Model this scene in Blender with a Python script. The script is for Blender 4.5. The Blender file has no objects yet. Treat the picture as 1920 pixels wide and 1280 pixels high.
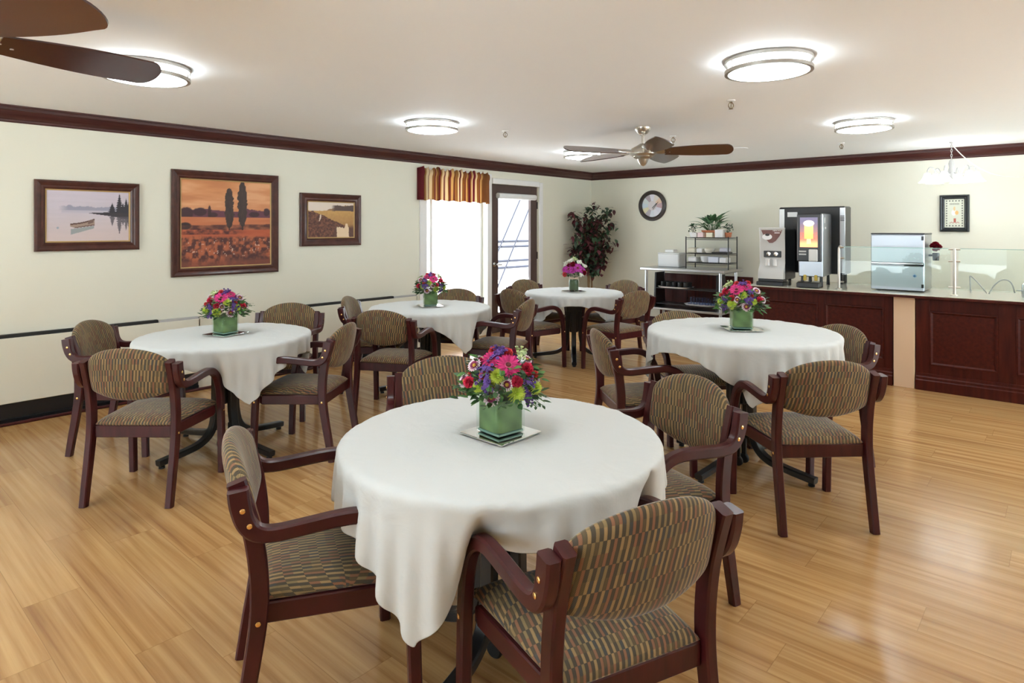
import bpy, math, random
import numpy as np
from mathutils import Vector, Matrix
random.seed(7); np.random.seed(7)
PI = math.pi
C = bpy.context.scene.collection
scene = bpy.context.scene

# ---------------------------------------------------------------- camera, world, light, exposure
FPX, HZ, CAMH = 1185.0, 428.0, 1.496          # focal length in pixels, horizon row, eye height
YAW = math.atan((2005.0 - 960.0) / FPX)
SY, CY = math.sin(YAW), math.cos(YAW)
cam_d = bpy.data.cameras.new('camera'); cam = bpy.data.objects.new('camera', cam_d); C.objects.link(cam)
cam.location = (0, 0, CAMH); cam.rotation_euler = (PI / 2, 0, YAW)
cam_d.sensor_width = 36.0; cam_d.lens = FPX / 1920 * 36.0; cam_d.shift_y = -(640.0 - HZ) / 1920.0
cam_d.clip_start = 0.02
scene.camera = cam

scene.view_settings.view_transform = 'Standard'; scene.view_settings.look = 'None'
scene.view_settings.gamma = 1.0; scene.view_settings.use_curve_mapping = False
scene.view_settings.exposure = 0.28
scene.cycles.max_bounces = 10; scene.cycles.diffuse_bounces = 8; scene.cycles.glossy_bounces = 4
scene.cycles.transparent_max_bounces = 16; scene.cycles.transmission_bounces = 6
scene.cycles.caustics_reflective = False; scene.cycles.caustics_refractive = False
scene.cycles.sample_clamp_indirect = 6.0

LAMP_STRENGTH = 20.0
SKY_STRENGTH = 3.6
SUN_STRENGTH = 42.0
w = bpy.data.worlds.new('sky'); scene.world = w; w.use_nodes = True
bgn = w.node_tree.nodes['Background']
bgn.inputs['Color'].default_value = (0.80, 0.92, 1.0, 1); bgn.inputs['Strength'].default_value = SKY_STRENGTH
sun_d = bpy.data.lights.new('sun', 'SUN'); sun_d.energy = SUN_STRENGTH; sun_d.angle = math.radians(2.0)
sun_d.color = (0.85, 0.945, 1.0)
sun = bpy.data.objects.new('sun', sun_d); C.objects.link(sun)
sun.rotation_euler = Vector((-0.50, 0.22, -0.84)).to_track_quat('-Z', 'Y').to_euler()

# room
XW, YF, ZC = -6.14, 9.02, 2.44                # left wall, far wall, ceiling
def cw(xc, d):                                # camera-plan offsets -> world x, y
    return (-d * SY + xc * CY, d * CY + xc * SY)

# ---------------------------------------------------------------- helpers
def new_mat(name):
    m = bpy.data.materials.new(name); m.use_nodes = True
    return m, m.node_tree.nodes, m.node_tree.links, m.node_tree.nodes['Principled BSDF']
def flat(name, col, rough=0.5, metal=0.0, spec=0.5, emit=0.0, emit_col=None, coat=0.0):
    m, N, L, b = new_mat(name)
    b.inputs['Base Color'].default_value = (*col, 1); b.inputs['Roughness'].default_value = rough
    b.inputs['Metallic'].default_value = metal; b.inputs['Specular IOR Level'].default_value = spec
    if coat: b.inputs['Coat Weight'].default_value = coat; b.inputs['Coat Roughness'].default_value = 0.12
    if emit:
        b.inputs['Emission Color'].default_value = (*(emit_col or col), 1); b.inputs['Emission Strength'].default_value = emit
    return m
def node(N, t, **kw):
    n = N.new(t)
    for k, v in kw.items(): setattr(n, k, v)
    return n
def mth(N, L, op, a, b=None, c=None):
    n = N.new('ShaderNodeMath'); n.operation = op
    for i, x in enumerate((a, b, c)):
        if x is None: continue
        if isinstance(x, (int, float)): n.inputs[i].default_value = x
        else: L.new(x, n.inputs[i])
    return n.outputs[0]
def mixc(N, L, f, a, b, mode='MIX'):
    n = N.new('ShaderNodeMix'); n.data_type = 'RGBA'; n.blend_type = mode
    for s, x in ((n.inputs[0], f), (n.inputs[6], a), (n.inputs[7], b)):
        if isinstance(x, (int, float)): s.default_value = x
        elif isinstance(x, tuple): s.default_value = (*x, 1) if len(x) == 3 else x
        else: L.new(x, s)
    return n.outputs[2]
def ramp(N, L, f, stops, interp='LINEAR'):
    n = N.new('ShaderNodeValToRGB'); n.color_ramp.interpolation = interp
    e = n.color_ramp.elements
    while len(e) > 1: e.remove(e[-1])
    e[0].position = stops[0][0]; e[0].color = (*stops[0][1], 1)
    for p, c in stops[1:]:
        x = e.new(p); x.color = (*c, 1)
    L.new(f, n.inputs[0]); return n.outputs[0]

class MB:
    """collects vertices, faces, uv and colour for one mesh"""
    def __init__(s): s.v = []; s.f = []; s.uv = {}; s.col = {}; s.mi = []
    def add(s, verts, faces, uv=None, col=None, mi=0):
        o = len(s.v); s.v.extend([tuple(map(float, p)) for p in verts])
        for q in faces: s.f.append(tuple(o + i for i in q)); s.mi.append(mi)
        if uv is not None:
            for i, u in enumerate(uv): s.uv[o + i] = u
        if col is not None:
            if len(col) == 3 and not hasattr(col[0], '__len__'):
                for i in range(len(verts)): s.col[o + i] = col
            else:
                for i, c in enumerate(col): s.col[o + i] = c
        return s
    def box(s, c, d, b=0.0, M=None, col=None, mi=0):
        hx, hy, hz = d[0] / 2, d[1] / 2, d[2] / 2
        V = []; F = []
        if b <= 0:
            for z in (-1, 1):
                for y in (-1, 1):
                    for x in (-1, 1): V.append((x * hx, y * hy, z * hz))
            F = [(0, 2, 3, 1), (4, 5, 7, 6), (0, 1, 5, 4), (2, 6, 7, 3), (0, 4, 6, 2), (1, 3, 7, 5)]
        else:
            b = min(b, hx * .98, hy * .98, hz * .98); idx = {}
            for x in (-1, 1):
                for y in (-1, 1):
                    for z in (-1, 1):
                        for a in range(3):
                            p = [x * hx, y * hy, z * hz]
                            for k in range(3):
                                if k != a: p[k] -= (x, y, z)[k] * b
                            idx[(x, y, z, a)] = len(V); V.append(tuple(p))
            for a in range(3):
                for sg in (-1, 1):
                    q = []
                    for (u, v) in ((-1, -1), (1, -1), (1, 1), (-1, 1)):
                        t = [0, 0, 0]; t[a] = sg; t[(a + 1) % 3] = u; t[(a + 2) % 3] = v
                        q.append(idx[(*t, a)])
                    F.append(tuple(q if sg > 0 else q[::-1]))
            for a in range(3):
                a1, a2 = (a + 1) % 3, (a + 2) % 3
                for u in (-1, 1):
                    for v in (-1, 1):
                        q = []
                        for (sg, ax) in ((-1, a1), (1, a1), (1, a2), (-1, a2)):
                            t = [0, 0, 0]; t[a] = sg; t[a1] = u; t[a2] = v; q.append(idx[(*t, ax)])
                        F.append(tuple(q[::-1] if u * v > 0 else q))
            for x in (-1, 1):
                for y in (-1, 1):
                    for z in (-1, 1):
                        q = [idx[(x, y, z, a)] for a in range(3)]
                        F.append(tuple(q if x * y * z > 0 else q[::-1]))
        if M is not None: V = [tuple(M @ Vector(p)) for p in V]
        return s.add([(p[0] + c[0], p[1] + c[1], p[2] + c[2]) for p in V], F, col=col, mi=mi)
    def lathe(s, prof, c=(0, 0, 0), n=24, M=None, col=None, mi=0, a0=0.0, a1=2 * PI):
        V = []; F = []; full = abs(a1 - a0 - 2 * PI) < 1e-6; m = n if full else n + 1
        for r, z in prof:
            for i in range(m):
                a = a0 + (a1 - a0) * i / n
                V.append((r * math.cos(a), r * math.sin(a), z))
        for j in range(len(prof) - 1):
            for i in range(n):
                k = (i + 1) % m
                F.append((j * m + i, j * m + k, (j + 1) * m + k, (j + 1) * m + i))
        if M is not None: V = [tuple(M @ Vector(p)) for p in V]
        return s.add([(p[0] + c[0], p[1] + c[1], p[2] + c[2]) for p in V], F, col=col, mi=mi)
    def tube(s, pts, r, n=8, cap=True, col=None, mi=0):
        P = [Vector(p) for p in pts]; V = []; F = []
        rs = r if hasattr(r, '__len__') else [r] * len(P)
        up = None
        for i, p in enumerate(P):
            t = (P[min(i + 1, len(P) - 1)] - P[max(i - 1, 0)]).normalized()
            if up is None:
                up = Vector((0, 0, 1)) if abs(t.z) < .9 else Vector((1, 0, 0))
            a = t.cross(up).normalized(); bb = a.cross(t).normalized(); up = bb
            for k in range(n):
                g = 2 * PI * k / n
                V.append(p + a * (math.cos(g) * rs[i]) + bb * (math.sin(g) * rs[i]))
        for i in range(len(P) - 1):
            for k in range(n):
                k2 = (k + 1) % n
                F.append((i * n + k, i * n + k2, (i + 1) * n + k2, (i + 1) * n + k))
        if cap:
            F.append(tuple(range(n))[::-1]); F.append(tuple((len(P) - 1) * n + k for k in range(n)))
        return s.add(V, F, col=col, mi=mi)
    def ribbon(s, pts, x0, wx, th, ch=0.004):
        """rectangular bar swept along (y, z) points in the plane x = x0: width wx, in-plane thickness th (list or number)"""
        n = len(pts); V = []; F = []
        ths = th if hasattr(th, '__len__') else [th] * n
        wxs = wx if hasattr(wx, '__len__') else [wx] * n
        xs = x0 if hasattr(x0, '__len__') else [x0] * n
        for i, (y, z) in enumerate(pts):
            a = pts[max(i - 1, 0)]; b = pts[min(i + 1, n - 1)]
            ty, tz = b[0] - a[0], b[1] - a[1]; l = math.hypot(ty, tz); ny, nz = -tz / l, ty / l
            h, ww = ths[i] / 2, wxs[i] / 2; c = min(ch, h * .5, ww * .5)
            for (u, v) in ((-ww + c, -h), (ww - c, -h), (ww, -h + c), (ww, h - c), (ww - c, h), (-ww + c, h), (-ww, h - c), (-ww, -h + c)):
                V.append((xs[i] + u, y + ny * v, z + nz * v))
        for i in range(n - 1):
            for k in range(8):
                k2 = (k + 1) % 8
                F.append((i * 8 + k, i * 8 + k2, (i + 1) * 8 + k2, (i + 1) * 8 + k))
        F.append(tuple(range(8))[::-1]); F.append(tuple((n - 1) * 8 + k for k in range(8)))
        return s.add(V, F)
    def grid(s, G, uv=None, col=None, close_u=False, flip=False, mi=0):
        nu, nv = len(G), len(G[0]); V = [p for row in G for p in row]; F = []
        for i in range(nu if close_u else nu - 1):
            for j in range(nv - 1):
                i2 = (i + 1) % nu
                q = (i * nv + j, i2 * nv + j, i2 * nv + j + 1, i * nv + j + 1)
                F.append(q[::-1] if flip else q)
        return s.add(V, F, uv=[p for r in uv for p in r] if uv is not None else None, col=[p for r in col for p in r] if col is not None else None, mi=mi)
    def prism(s, poly, z0, z1, M=None, col=None, mi=0):
        n = len(poly); V = [(x, y, z0) for x, y in poly] + [(x, y, z1) for x, y in poly]
        F = [tuple(range(n))[::-1], tuple(range(n, 2 * n))] + [(i, (i + 1) % n, n + (i + 1) % n, n + i) for i in range(n)]
        if M is not None: V = [tuple(M @ Vector(p)) for p in V]
        return s.add(V, F, col=col, mi=mi)
    def build(s, name, mat, parent=None, angle=35, smooth=True):
        me = bpy.data.meshes.new(name); me.from_pydata(s.v, [], s.f)
        mats = mat if isinstance(mat, (list, tuple)) else [mat]
        for m in mats: me.materials.append(m)
        if len(mats) > 1: me.polygons.foreach_set('material_index', s.mi)
        if s.uv:
            u = me.uv_layers.new(name='UVMap'); li = np.empty(len(me.loops), int); me.loops.foreach_get('vertex_index', li)
            a = np.array([s.uv.get(i, (0, 0)) for i in range(len(s.v))], float); u.data.foreach_set('uv', a[li].ravel())
        if s.col:
            ca = me.color_attributes.new('Col', 'FLOAT_COLOR', 'POINT')
            a = np.ones((len(s.v), 4)); a[:, :3] = [s.col.get(i, (.5, .5, .5)) for i in range(len(s.v))]
            ca.data.foreach_set('color', a.ravel())
        me.polygons.foreach_set('use_smooth', [smooth] * len(me.polygons))
        me.update()
        if smooth: me.set_sharp_from_angle(angle=math.radians(angle))
        o = bpy.data.objects.new(name, me); C.objects.link(o)
        if parent is not None: o.parent = parent
        return o
def thing(name, label, cat, loc=(0, 0, 0), rz=0.0, group=None):
    o = bpy.data.objects.new(name, None); C.objects.link(o); o.empty_display_size = .1
    o.location = loc; o.rotation_euler = (0, 0, rz); return tag(o, label, cat, group)
def tag(o, label, cat, group=None):
    o['label'] = label; o['category'] = cat
    if group: o['group'] = group
    return o
def struct(o): o['kind'] = 'structure'; return o
def copy_tree(src, parent=None):
    c = src.copy(); C.objects.link(c); c.parent = parent
    for ch in list(src.children): copy_tree(ch, c)
    return c
def catmull(P, k=6):
    P = [np.array(p, float) for p in P]; Q = [2 * P[0] - P[1]] + P + [2 * P[-1] - P[-2]]; out = []
    for i in range(1, len(Q) - 2):
        for j in range(k):
            t = j / k; a, b, c, d = Q[i - 1:i + 3]
            out.append(tuple(.5 * (2 * b + (c - a) * t + (2 * a - 5 * b + 4 * c - d) * t * t + (3 * b - a - 3 * c + d) * t ** 3)))
    out.append(tuple(P[-1])); return out
RX90 = Matrix.Rotation(PI / 2, 4, 'X'); RY90 = Matrix.Rotation(PI / 2, 4, 'Y')

# ---------------------------------------------------------------- materials
def wood_mat(name, c1, c2, rough=0.3, scale=(3, 3, 30), coat=0.3, spec=0.4):
    m, N, L, b = new_mat(name)
    tc = N.new('ShaderNodeTexCoord'); mp = N.new('ShaderNodeMapping'); mp.inputs['Scale'].default_value = scale
    L.new(tc.outputs['Object'], mp.inputs[0])
    nz = N.new('ShaderNodeTexNoise'); nz.inputs['Scale'].default_value = 2.5; nz.inputs['Detail'].default_value = 5
    L.new(mp.outputs[0], nz.inputs['Vector'])
    L.new(ramp(N, L, nz.outputs[0], [(.3, c1), (.7, c2)]), b.inputs['Base Color'])
    b.inputs['Roughness'].default_value = rough
    b.inputs['Specular IOR Level'].default_value = spec
    b.inputs['Coat Weight'].default_value = coat; b.inputs['Coat Roughness'].default_value = .15
    return m
M = {}
M['mahogany'] = wood_mat('mahogany', (.036, .006, .007), (.066, .011, .012), .30, (18, 3, 3), .10, .32)
M['crown'] = wood_mat('crown_wood', (.042, .010, .009), (.075, .022, .018), .35, (1.2, 1.2, 40), .10, .35)
M['counter'] = wood_mat('counter_wood', (.034, .005, .003), (.075, .011, .006), .42, (14, 14, 1.2), .0, .18)
M['frame_wood'] = wood_mat('frame_wood', (.05, .014, .010), (.085, .026, .018), .35, (6, 6, 6), .2)
M['door_wood'] = flat('door_brown', (.075, .042, .036), .4)
M['blade'] = wood_mat('fan_blade_wood', (.035, .006, .005), (.06, .012, .008), .25, (2, 30, 2), 1.0)
M['brass'] = flat('brass', (.85, .55, .22), .25, 1.0)
M['dark_brass'] = flat('dark_brass', (.16, .11, .06), .4, .6)
M['nickel'] = flat('brushed_nickel', (.62, .58, .52), .28, 1.0)
M['steel'] = flat('stainless_steel', (.62, .63, .65), .30, 1.0)
M['grey_steel'] = flat('grey_steel', (.40, .42, .45), .33, 1.0)
M['chrome'] = flat('chrome', (.8, .8, .8), .12, 1.0)
M['black'] = flat('black_metal', (.010, .010, .011), .32, 0, .5)
M['black_plastic'] = flat('black_plastic', (.018, .018, .019), .35)
M['grey_plastic'] = flat('grey_plastic', (.42, .42, .42), .4)
M['silver_plastic'] = flat('silver_plastic', (.60, .60, .59), .35)
M['white_plastic'] = flat('white_plastic', (.82, .83, .84), .4)
M['white_paint'] = flat('white_paint', (.82, .82, .82), .4)
M['cream_paint'] = flat('heater_enamel', (.74, .72, .61), .4)
M['filler'] = flat('birch_board', (.66, .48, .33), .55)
M['gold'] = flat('gold_lip', (.50, .34, .14), .45, .3)
M['rubber'] = flat('rubber', (.012, .012, .012), .6)
M['terracotta'] = flat('terracotta', (.55, .20, .10), .8)
M['bark'] = wood_mat('bark', (.20, .12, .06), (.36, .24, .13), .8, (12, 12, 3), 0)
M['soil'] = flat('soil', (.05, .03, .02), .9)
M['wicker'] = flat('wicker', (.35, .22, .11), .7)
M['laminate'] = flat('pale_laminate', (.56, .56, .48), .12)
M['concrete'] = flat('concrete', (.72, .70, .67), .8)
M['bounce_ground'] = flat('white_bounce_ground', (.86, .86, .85), .85)  # pale colour of the added ground that bounces light indoors
M['rail_paint'] = flat('rail_paint', (.022, .022, .03), .6, 0, .1)
M['black_frame'] = flat('black_frame', (.018, .020, .022), .3)
M['mirror'] = flat('mirror', (.86, .90, .88), .02, 1.0)
M['cord'] = flat('white_cord', (.78, .76, .70), .5)
def attr_mat(name, rough=.6, emit=0.0, spec=.3, noise=0.0):
    m, N, L, b = new_mat(name)
    a = N.new('ShaderNodeAttribute'); a.attribute_name = 'Col'
    L.new(a.outputs['Color'], b.inputs['Base Color']); b.inputs['Roughness'].default_value = rough
    b.inputs['Specular IOR Level'].default_value = spec
    if emit:
        L.new(a.outputs['Color'], b.inputs['Emission Color']); b.inputs['Emission Strength'].default_value = emit
    return m
M['attr'] = attr_mat('coloured'); M['canvas'] = attr_mat('painted_canvas', .5, 0, .25); M['print'] = attr_mat('printed', .3)
M['leaf'] = attr_mat('leaf', .42, 0, .4); M['petal'] = attr_mat('petal', .65, 0, .2); M['backlit'] = attr_mat('backlit_print', .3, 1.0)
def valance_mat():
    m, N, L, b = new_mat('striped_cotton'); a = N.new('ShaderNodeAttribute'); a.attribute_name = 'Col'; L.new(a.outputs['Color'], b.inputs['Base Color']); b.inputs['Roughness'].default_value = .8; b.inputs['Specular IOR Level'].default_value = .1
    t = N.new('ShaderNodeBsdfTranslucent'); L.new(a.outputs['Color'], t.inputs[0]); mx = N.new('ShaderNodeMixShader'); mx.inputs[0].default_value = .5
    L.new(b.outputs[0], mx.inputs[1]); L.new(t.outputs[0], mx.inputs[2]); L.new(mx.outputs[0], N['Material Output'].inputs[0]); return m
M['valance'] = valance_mat()
def thin_glass(name, tint=(1, 1, 1), refl=0.9):
    m, N, L, b = new_mat(name); N.remove(b)
    lwt = N.new('ShaderNodeLayerWeight'); lwt.inputs[0].default_value = .5
    frs = mth(N, L, 'ADD', mth(N, L, 'MULTIPLY', mth(N, L, 'POWER', lwt.outputs['Facing'], 5.0), .45), .02)
    tr = N.new('ShaderNodeBsdfTransparent'); tr.inputs[0].default_value = (*tint, 1)
    gl = N.new('ShaderNodeBsdfGlossy'); gl.inputs['Roughness'].default_value = .01; gl.inputs['Color'].default_value = (refl,) * 3 + (1,)
    mx = N.new('ShaderNodeMixShader'); L.new(frs, mx.inputs[0]); L.new(tr.outputs[0], mx.inputs[1]); L.new(gl.outputs[0], mx.inputs[2])
    L.new(mx.outputs[0], N['Material Output'].inputs[0]); return m
M['glass'] = thin_glass('window_glass'); M['green_glass'] = thin_glass('guard_glass', (.95, .985, .965), .8)
M['vase_glass'] = thin_glass('vase_glass', (.93, .97, .95)); M['cup_glass'] = thin_glass('clear_plastic', (.86, .88, .94))
M['glass_edge'] = flat('glass_edge', (.24, .42, .35), .15)
def wall_mat(name, col, bump=.02):
    m, N, L, b = new_mat(name); b.inputs['Base Color'].default_value = (*col, 1); b.inputs['Roughness'].default_value = .65
    b.inputs['Specular IOR Level'].default_value = .25
    tc = N.new('ShaderNodeTexCoord'); nz = N.new('ShaderNodeTexNoise'); nz.inputs['Scale'].default_value = 120
    L.new(tc.outputs['Object'], nz.inputs['Vector']); bp = N.new('ShaderNodeBump'); bp.inputs['Strength'].default_value = bump
    L.new(nz.outputs[0], bp.inputs['Height']); L.new(bp.outputs[0], b.inputs['Normal']); return m
M['wall'] = wall_mat('cream_wall', (.77, .755, .645)); M['ceiling'] = wall_mat('ceiling_paint', (.94, .955, .97))
def cloth_mat():
    m, N, L, b = new_mat('white_linen'); b.inputs['Base Color'].default_value = (.60, .62, .615, 1); b.inputs['Roughness'].default_value = .85
    b.inputs['Specular IOR Level'].default_value = .15; b.inputs['Sheen Weight'].default_value = .15
    tc = N.new('ShaderNodeTexCoord'); n1 = N.new('ShaderNodeTexNoise'); n1.inputs['Scale'].default_value = 9; n1.inputs['Detail'].default_value = 4
    n1.inputs['Distortion'].default_value = .6
    L.new(tc.outputs['Object'], n1.inputs['Vector']); bp = N.new('ShaderNodeBump'); bp.inputs['Strength'].default_value = .16; bp.inputs['Distance'].default_value = .03
    L.new(n1.outputs[0], bp.inputs['Height']); L.new(bp.outputs[0], b.inputs['Normal']); return m
M['linen'] = cloth_mat()
def fabric_mat():
    m, N, L, b = new_mat('herringbone_fabric')
    uv = N.new('ShaderNodeUVMap'); sp = N.new('ShaderNodeSeparateXYZ'); L.new(uv.outputs[0], sp.inputs[0])
    U, V = sp.outputs[0], sp.outputs[1]
    cwid, rh = .0086, .029
    vv = mth(N, L, 'DIVIDE', V, rh); row = mth(N, L, 'FLOOR', vv); rf = mth(N, L, 'FRACT', vv)
    rpar = mth(N, L, 'MODULO', mth(N, L, 'ADD', row, 1000.0), 2.0)
    lean = mth(N, L, 'MULTIPLY', mth(N, L, 'SUBTRACT', rf, .5), -.5)
    cu = mth(N, L, 'ADD', mth(N, L, 'ADD', mth(N, L, 'DIVIDE', U, cwid), mth(N, L, 'MULTIPLY', rpar, .55)), lean)
    col = mth(N, L, 'FLOOR', cu); fr = mth(N, L, 'FRACT', cu); sgn = 1.0
    par = mth(N, L, 'MODULO', mth(N, L, 'ADD', col, 2000.0), 2.0)
    cb = N.new('ShaderNodeCombineXYZ'); L.new(col, cb.inputs[0]); L.new(row, cb.inputs[1])
    wn = N.new('ShaderNodeTexWhiteNoise'); wn.noise_dimensions = '2D'; L.new(cb.outputs[0], wn.inputs['Vector'])
    light = ramp(N, L, wn.outputs['Value'], [(0, (.32, .21, .095)), (.40, (.24, .17, .08)), (.70, (.25, .12, .065))], 'CONSTANT')
    dark = ramp(N, L, wn.outputs['Value'], [(0, (.075, .060, .042)), (.5, (.11, .083, .045)), (.85, (.068, .066, .062))], 'CONSTANT')
    base = mixc(N, L, par, dark, light)
    # dash edges darker, thread hatch
    edge = mth(N, L, 'MULTIPLY', mth(N, L, 'SUBTRACT', .5, mth(N, L, 'ABSOLUTE', mth(N, L, 'SUBTRACT', fr, .5))), 2.0)
    e2 = mth(N, L, 'MINIMUM', mth(N, L, 'MULTIPLY', edge, 2.6), 1.0)
    base = mixc(N, L, mth(N, L, 'MULTIPLY', mth(N, L, 'SUBTRACT', 1.0, e2), .55), base, (.045, .042, .032))
    hat = mth(N, L, 'SINE', mth(N, L, 'MULTIPLY', mth(N, L, 'ADD', V, mth(N, L, 'MULTIPLY', mth(N, L, 'MULTIPLY', U, sgn), 1.4)), 2 * PI / .0042))
    k = mth(N, L, 'ADD', mth(N, L, 'MULTIPLY', hat, .30), .95)
    n = N.new('ShaderNodeVectorMath'); n.operation = 'SCALE'; L.new(base, n.inputs[0]); L.new(k, n.inputs['Scale'])
    L.new(n.outputs[0], b.inputs['Base Color']); b.inputs['Roughness'].default_value = .8
    b.inputs['Specular IOR Level'].default_value = .25; b.inputs['Sheen Weight'].default_value = .35; b.inputs['Sheen Roughness'].default_value = .35
    return m
M['fabric'] = fabric_mat()
def floor_mat():
    m, N, L, b = new_mat('laminate_planks')
    tc = N.new('ShaderNodeTexCoord'); sp = N.new('ShaderNodeSeparateXYZ'); L.new(tc.outputs['Object'], sp.inputs[0])
    X, Y = sp.outputs[0], sp.outputs[1]
    pw, pl = .197, 1.21
    r = mth(N, L, 'DIVIDE', Y, pw); row = mth(N, L, 'FLOOR', r); rf = mth(N, L, 'FRACT', r)
    w1 = N.new('ShaderNodeTexWhiteNoise'); w1.noise_dimensions = '1D'; L.new(row, w1.inputs['W'])
    c = mth(N, L, 'ADD', mth(N, L, 'DIVIDE', X, pl), mth(N, L, 'MULTIPLY', w1.outputs['Value'], 7.0)); col = mth(N, L, 'FLOOR', c); cf = mth(N, L, 'FRACT', c)
    cb = N.new('ShaderNodeCombineXYZ'); L.new(col, cb.inputs[0]); L.new(row, cb.inputs[1])
    w2 = N.new('ShaderNodeTexWhiteNoise'); w2.noise_dimensions = '2D'; L.new(cb.outputs[0], w2.inputs['Vector'])
    # grain: noise stretched along x, shifted per plank
    cv = N.new('ShaderNodeCombineXYZ'); L.new(mth(N, L, 'MULTIPLY', X, .8), cv.inputs[0])
    L.new(mth(N, L, 'MULTIPLY', Y, 30.0), cv.inputs[1]); L.new(mth(N, L, 'MULTIPLY', w2.outputs['Value'], 40.0), cv.inputs[2])
    nz = N.new('ShaderNodeTexNoise'); nz.inputs['Scale'].default_value = 1.0; nz.inputs['Detail'].default_value = 6; nz.inputs['Roughness'].default_value = .55; nz.inputs['Distortion'].default_value = .1
    L.new(cv.outputs[0], nz.inputs['Vector'])
    cl = ramp(N, L, nz.outputs[0], [(.24, (.26, .122, .045)), (.44, (.42, .226, .088)), (.60, (.51, .302, .124)), (.8, (.59, .37, .165))])
    tone = mth(N, L, 'ADD', mth(N, L, 'MULTIPLY', w2.outputs['Value'], .12), .93)
    n = N.new('ShaderNodeVectorMath'); n.operation = 'SCALE'; L.new(cl, n.inputs[0]); L.new(tone, n.inputs['Scale'])
    s1 = mth(N, L, 'LESS_THAN', mth(N, L, 'MINIMUM', rf, mth(N, L, 'SUBTRACT', 1.0, rf)), .007)
    s2 = mth(N, L, 'LESS_THAN', mth(N, L, 'MINIMUM', cf, mth(N, L, 'SUBTRACT', 1.0, cf)), .0012)
    seam = mth(N, L, 'MAXIMUM', s1, s2)
    L.new(mixc(N, L, mth(N, L, 'MULTIPLY', seam, .40), n.outputs[0], (.18, .08, .03)), b.inputs['Base Color'])
    b.inputs['Roughness'].default_value = .19
    b.inputs['Specular IOR Level'].default_value = .5
    bp = N.new('ShaderNodeBump'); bp.inputs['Strength'].default_value = .03; bp.inputs['Distance'].default_value = .004
    n3 = N.new('ShaderNodeTexNoise'); n3.inputs['Scale'].default_value = 14; L.new(tc.outputs['Object'], n3.inputs['Vector'])
    L.new(n3.outputs[0], bp.inputs['Height']); L.new(bp.outputs[0], b.inputs['Normal']); return m
M['floor'] = floor_mat()
def brick_mat():
    m, N, L, b = new_mat('pale_brick'); tc = N.new('ShaderNodeTexCoord'); mp = N.new('ShaderNodeMapping')
    mp.inputs['Rotation'].default_value = (PI / 2, 0, PI / 2)
    L.new(tc.outputs['Object'], mp.inputs[0]); br = N.new('ShaderNodeTexBrick'); L.new(mp.outputs[0], br.inputs['Vector'])
    br.inputs['Scale'].default_value = 4.5; br.inputs['Color1'].default_value = (.55, .44, .41, 1); br.inputs['Color2'].default_value = (.50, .38, .35, 1)
    br.inputs['Mortar'].default_value = (.68, .65, .63, 1); L.new(br.outputs['Color'], b.inputs['Base Color']); b.inputs['Roughness'].default_value = .85; return m
M['brick'] = brick_mat()
M['lamp'] = flat('lamp_glass', (1, 1, 1), .3, emit=LAMP_STRENGTH, emit_col=(.84, .945, 1.0))
M['bulb'] = flat('chandelier_glass', (1, 1, 1), .3, emit=5.0, emit_col=(.95, .98, 1.0))
M['lamp_arm'] = flat('pale_grey_enamel', (.42, .42, .41), .4)
M['ring'] = flat('satin_nickel_ring', (.46, .43, .39), .35, 1.0)

# ---------------------------------------------------------------- room shell
XR, YB = 3.6, -3.0
def quad_obj(name, box, mat):
    (x0, y0, z0), (x1, y1, z1) = box
    b = MB().box(((x0 + x1) / 2, (y0 + y1) / 2, (z0 + z1) / 2), (x1 - x0, y1 - y0, z1 - z0))
    return struct(b.build(name, mat, smooth=False))
quad_obj('floor', ((XW - .2, YB, -.06), (XR, YF + .2, 0)), M['floor'])
quad_obj('ceiling', ((XW - .2, YB, ZC), (XR, YF + .2, ZC + .12)), M['ceiling'])
# left wall with a window and a door opening
WY0, WY1, WZ0, WZ1 = 5.30, 6.42, .22, 2.16
DY0, DY1, DZ1 = 6.53, 7.58, 2.13
wl = MB()
def lw(y0, y1, z0, z1): wl.box((XW - .1, (y0 + y1) / 2, (z0 + z1) / 2), (.2, y1 - y0, z1 - z0))
lw(YB, WY0, 0, ZC); lw(WY0, WY1, 0, WZ0); lw(WY0, WY1, WZ1, ZC); lw(WY1, DY0, 0, ZC); lw(DY0, DY1, DZ1, ZC); lw(DY1, YF + .2, 0, ZC)
struct(wl.build('wall_left', M['wall'], smooth=False))
quad_obj('wall_far', ((XW, YF, 0), (XR, YF + .2, ZC)), M['wall'])
rw = MB()
for y0, y1, z0, z1 in ((YB, 4.2, 0, ZC), (4.2, 8.8, 0, .30), (4.2, 8.8, 2.30, ZC), (8.8, YF + .2, 0, ZC), (6.4, 6.6, .30, 2.30)): rw.box((XR + .1, (y0 + y1) / 2, (z0 + z1) / 2), (.2, y1 - y0, z1 - z0))  # unseen openings added here to bring daylight onto the ceiling and far wall
struct(rw.build('wall_right', M['wall'], smooth=False))
quad_obj('added_sky_blocker', ((XR + .2, YB - 2.2, 2.38), (XR + 2.6, YF + .2, 2.46)), M['white_paint'])  # unseen slab added to keep direct sky and sun out of the openings
quad_obj('added_sky_blocker_back', ((XW - .2, YB - 2.2, 2.38), (XR + .2, YB - .2, 2.46)), M['white_paint'])  # second unseen slab, added to block the sky above the back opening
quad_obj('added_bounce_ground', ((XR + .2, -14, -.2), (26, 22, -.08)), M['bounce_ground'])  # unseen pale ground added to bounce sunlight up to the ceiling
quad_obj('added_bounce_ground_back', ((-20, -20, -.2), (XR + .2, YB - .2, -.08)), M['bounce_ground'])  # added bounce ground continued behind the back wall, also out of view
wb = MB()
def bw(x0, x1, z0, z1): wb.box(((x0 + x1) / 2, YB - .1, (z0 + z1) / 2), (x1 - x0, .2, z1 - z0))
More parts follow.
